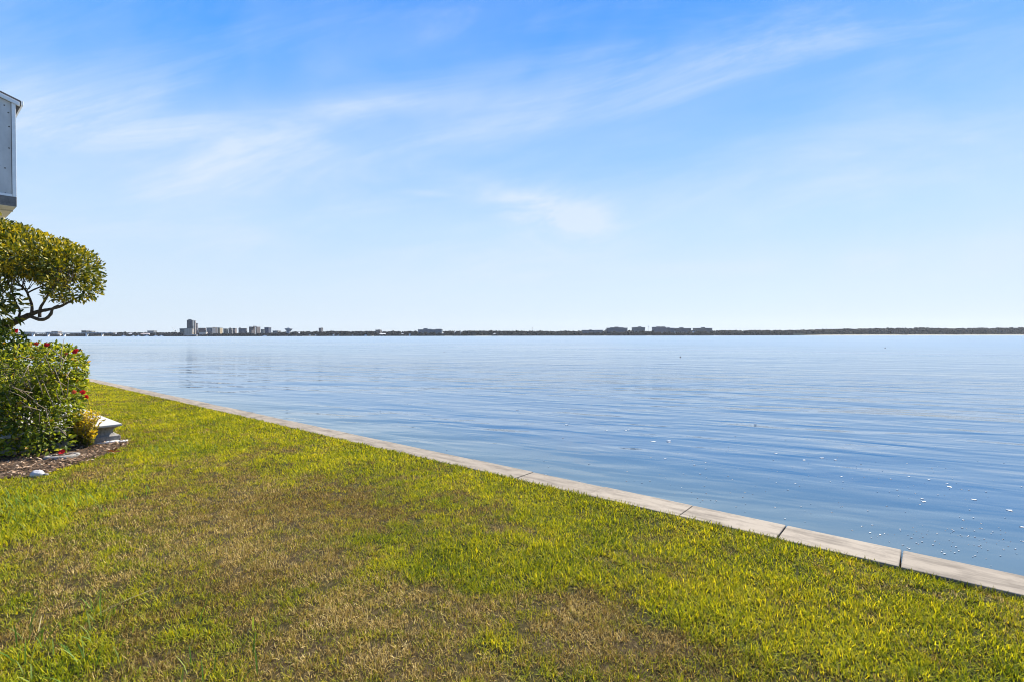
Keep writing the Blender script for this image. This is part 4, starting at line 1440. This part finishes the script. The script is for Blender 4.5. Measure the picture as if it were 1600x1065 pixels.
# belt of trees: far-off wood that reads as one mass
def far_trees():
    prof_x = [-200, 28, 110, 140, 200, 262, 275, 330, 420, 440, 470, 540, 640, 760, 800, 830, 900, 960, 1010, 1120, 1160, 1240, 1300, 1340, 1400, 1500, 1600, 1800]
    prof_y = [521.6, 521.8, 521.2, 519.3, 519.2, 519.3, 519.2, 520.8, 519.6, 518.3, 517.6, 517.6, 517.4, 516.9, 516.6, 516.9, 517.2, 516.2, 517, 516.2, 515.6, 515.4, 514.2, 513.3, 512.4, 512.2, 512.0, 512]
    import bmesh
    bm = bmesh.new()
    bmesh.ops.create_icosphere(bm, subdivisions=2, radius=1)
    ico = np.array([v.co[:] for v in bm.verts])
    tri = np.array([[v.index for v in f.verts] for f in bm.faces])
    bm.free()
    n = 7500
    px = rng.uniform(-180, 1780, n)
    row = rng.random(n)
    front = row < .45
    Y = np.where(px > 1238, 1585, 1557) + np.where(front, 0, 14) + rng.uniform(0, 12, n)
    top = np.interp(px, prof_x, prof_y) + rng.normal(0, .3, n) - 1.3 * (vnoise(np.column_stack([px, px * 0]), .11, 71) - .5) - .9 * (vnoise(np.column_stack([px, px * 0]), .035, 72) - .5)
    V, C = [], []
    for a_, b_, yt in FB:
        m = (px > a_ - 1) & (px < b_ + 1) & (Y < 1640)
        back = m & (rng.random(n) < .5)
        Y[m & ~back] = np.minimum(Y[m & ~back], 1549)
        Y[back] = 1650
    X = (px - 800) / 800 * Y
    zt_ = CZ + (523.4 - .0015 * (px - 800) - top) / 800 * Y
    zt_ = zt_ * np.where(front, rng.uniform(.35, .85, n), rng.uniform(.82, 1.0, n))
    rx = rng.uniform(2.2, 5.5, n)
    rz = np.minimum(rng.uniform(2.5, 5.0, n), zt_ * .55)
    # keep buildings that stand in front visible: only low trees before them
    for a_, b_, yt in FB:
        m = (px > a_ - 1) & (px < b_ + 1)
        hh = CZ + (523.4 - .0015 * (px - 800) - yt) / 800 * Y
        fr = m & (Y < 1640)
        zt_[fr] = np.minimum(zt_[fr], np.where(rng.random(fr.sum()) < .75, hh[fr] * .42, hh[fr] * .6))
    rz = np.minimum(rz, zt_ * .6)
    jit = 1 + rng.normal(0, .17, (n, len(ico), 1))
    V = ico[None] * jit * np.stack([rx, rx, rz], 1)[:, None, :] + np.stack([X, Y, zt_ - rz], 1)[:, None, :]
    # skirt: push the lower half down to the ground so trunks and undergrowth close the gap
    low = ico[:, 2] < -.2
    V[:, low, 2] = np.minimum(V[:, low, 2], 0.3 + rng.random((n, low.sum())) * 1.2)
    base = ramp3(rng.random(n), (0.003, 0.004, 0.005), (0.006, 0.008, 0.008), (0.011, 0.013, 0.012))
    C = np.repeat(base, len(ico), axis=0) * rng.uniform(.7, 1.3, (n * len(ico), 1))
    F = (tri[None] + (np.arange(n) * len(ico))[:, None, None]).reshape(-1, 3)
    o = np_mesh('far_trees', V.reshape(-1, 3), F, M_far_leaf, None, C)
    tag(o, 'dark belt of distant trees along the whole far shore', 'trees', kind='stuff')


far_trees()
# pale marsh grass at the water's edge on the right
mg = MB()
for i in range(60):
    x_ = far(1240 + i * 1.3, 522, 1556)[0]
    mg.box(x_ - 3, x_ + 3, 1556 + random.uniform(0, 3), 1560 + random.uniform(0, 6), 0, random.uniform(2, 5) * max(.25, 1 - i / 70))
tag(mg.build('marsh_grass', speckled('marsh', (.16, .16, .09), (.26, .25, .15), .3)), 'pale olive marsh grass at the foot of the right hand trees', 'marsh grass', kind='stuff')

# ------------------------------------------------------------------ haze
HAZE = 0.00004
hb = MB().box(-3200, 3200, -60, 2700, -4.2, 68)
hm_ = bpy.data.materials.new('haze_air')
hm_.use_nodes = True
ht = hm_.node_tree
ht.nodes.clear()
ho = ht.nodes.new('ShaderNodeOutputMaterial')
hv = ht.nodes.new('ShaderNodeVolumePrincipled')
hv.inputs['Color'].default_value = (.82, .9, 1, 1)
hv.inputs['Density'].default_value = HAZE
hv.inputs['Anisotropy'].default_value = 0.3
ht.links.new(hv.outputs[0], ho.inputs['Volume'])
if HAZE: tag(hb.build('haze', hm_), kind='stuff')

# ------------------------------------------------------------------ render settings
scene.render.engine = 'CYCLES'
scene.cycles.use_denoising = True
scene.cycles.denoiser = 'OPENIMAGEDENOISE'
scene.cycles.filter_width = 1.05
scene.cycles.max_bounces = 8
scene.cycles.transparent_max_bounces = 8
scene.cycles.volume_bounces = 0
scene.cycles.caustics_reflective = False
scene.cycles.caustics_refractive = False
scene.cycles.sample_clamp_indirect = 6
vs = scene.view_settings
vs.view_transform = 'Standard'
vs.look = 'None'
vs.exposure = EXPOSURE
vs.gamma = 1.0
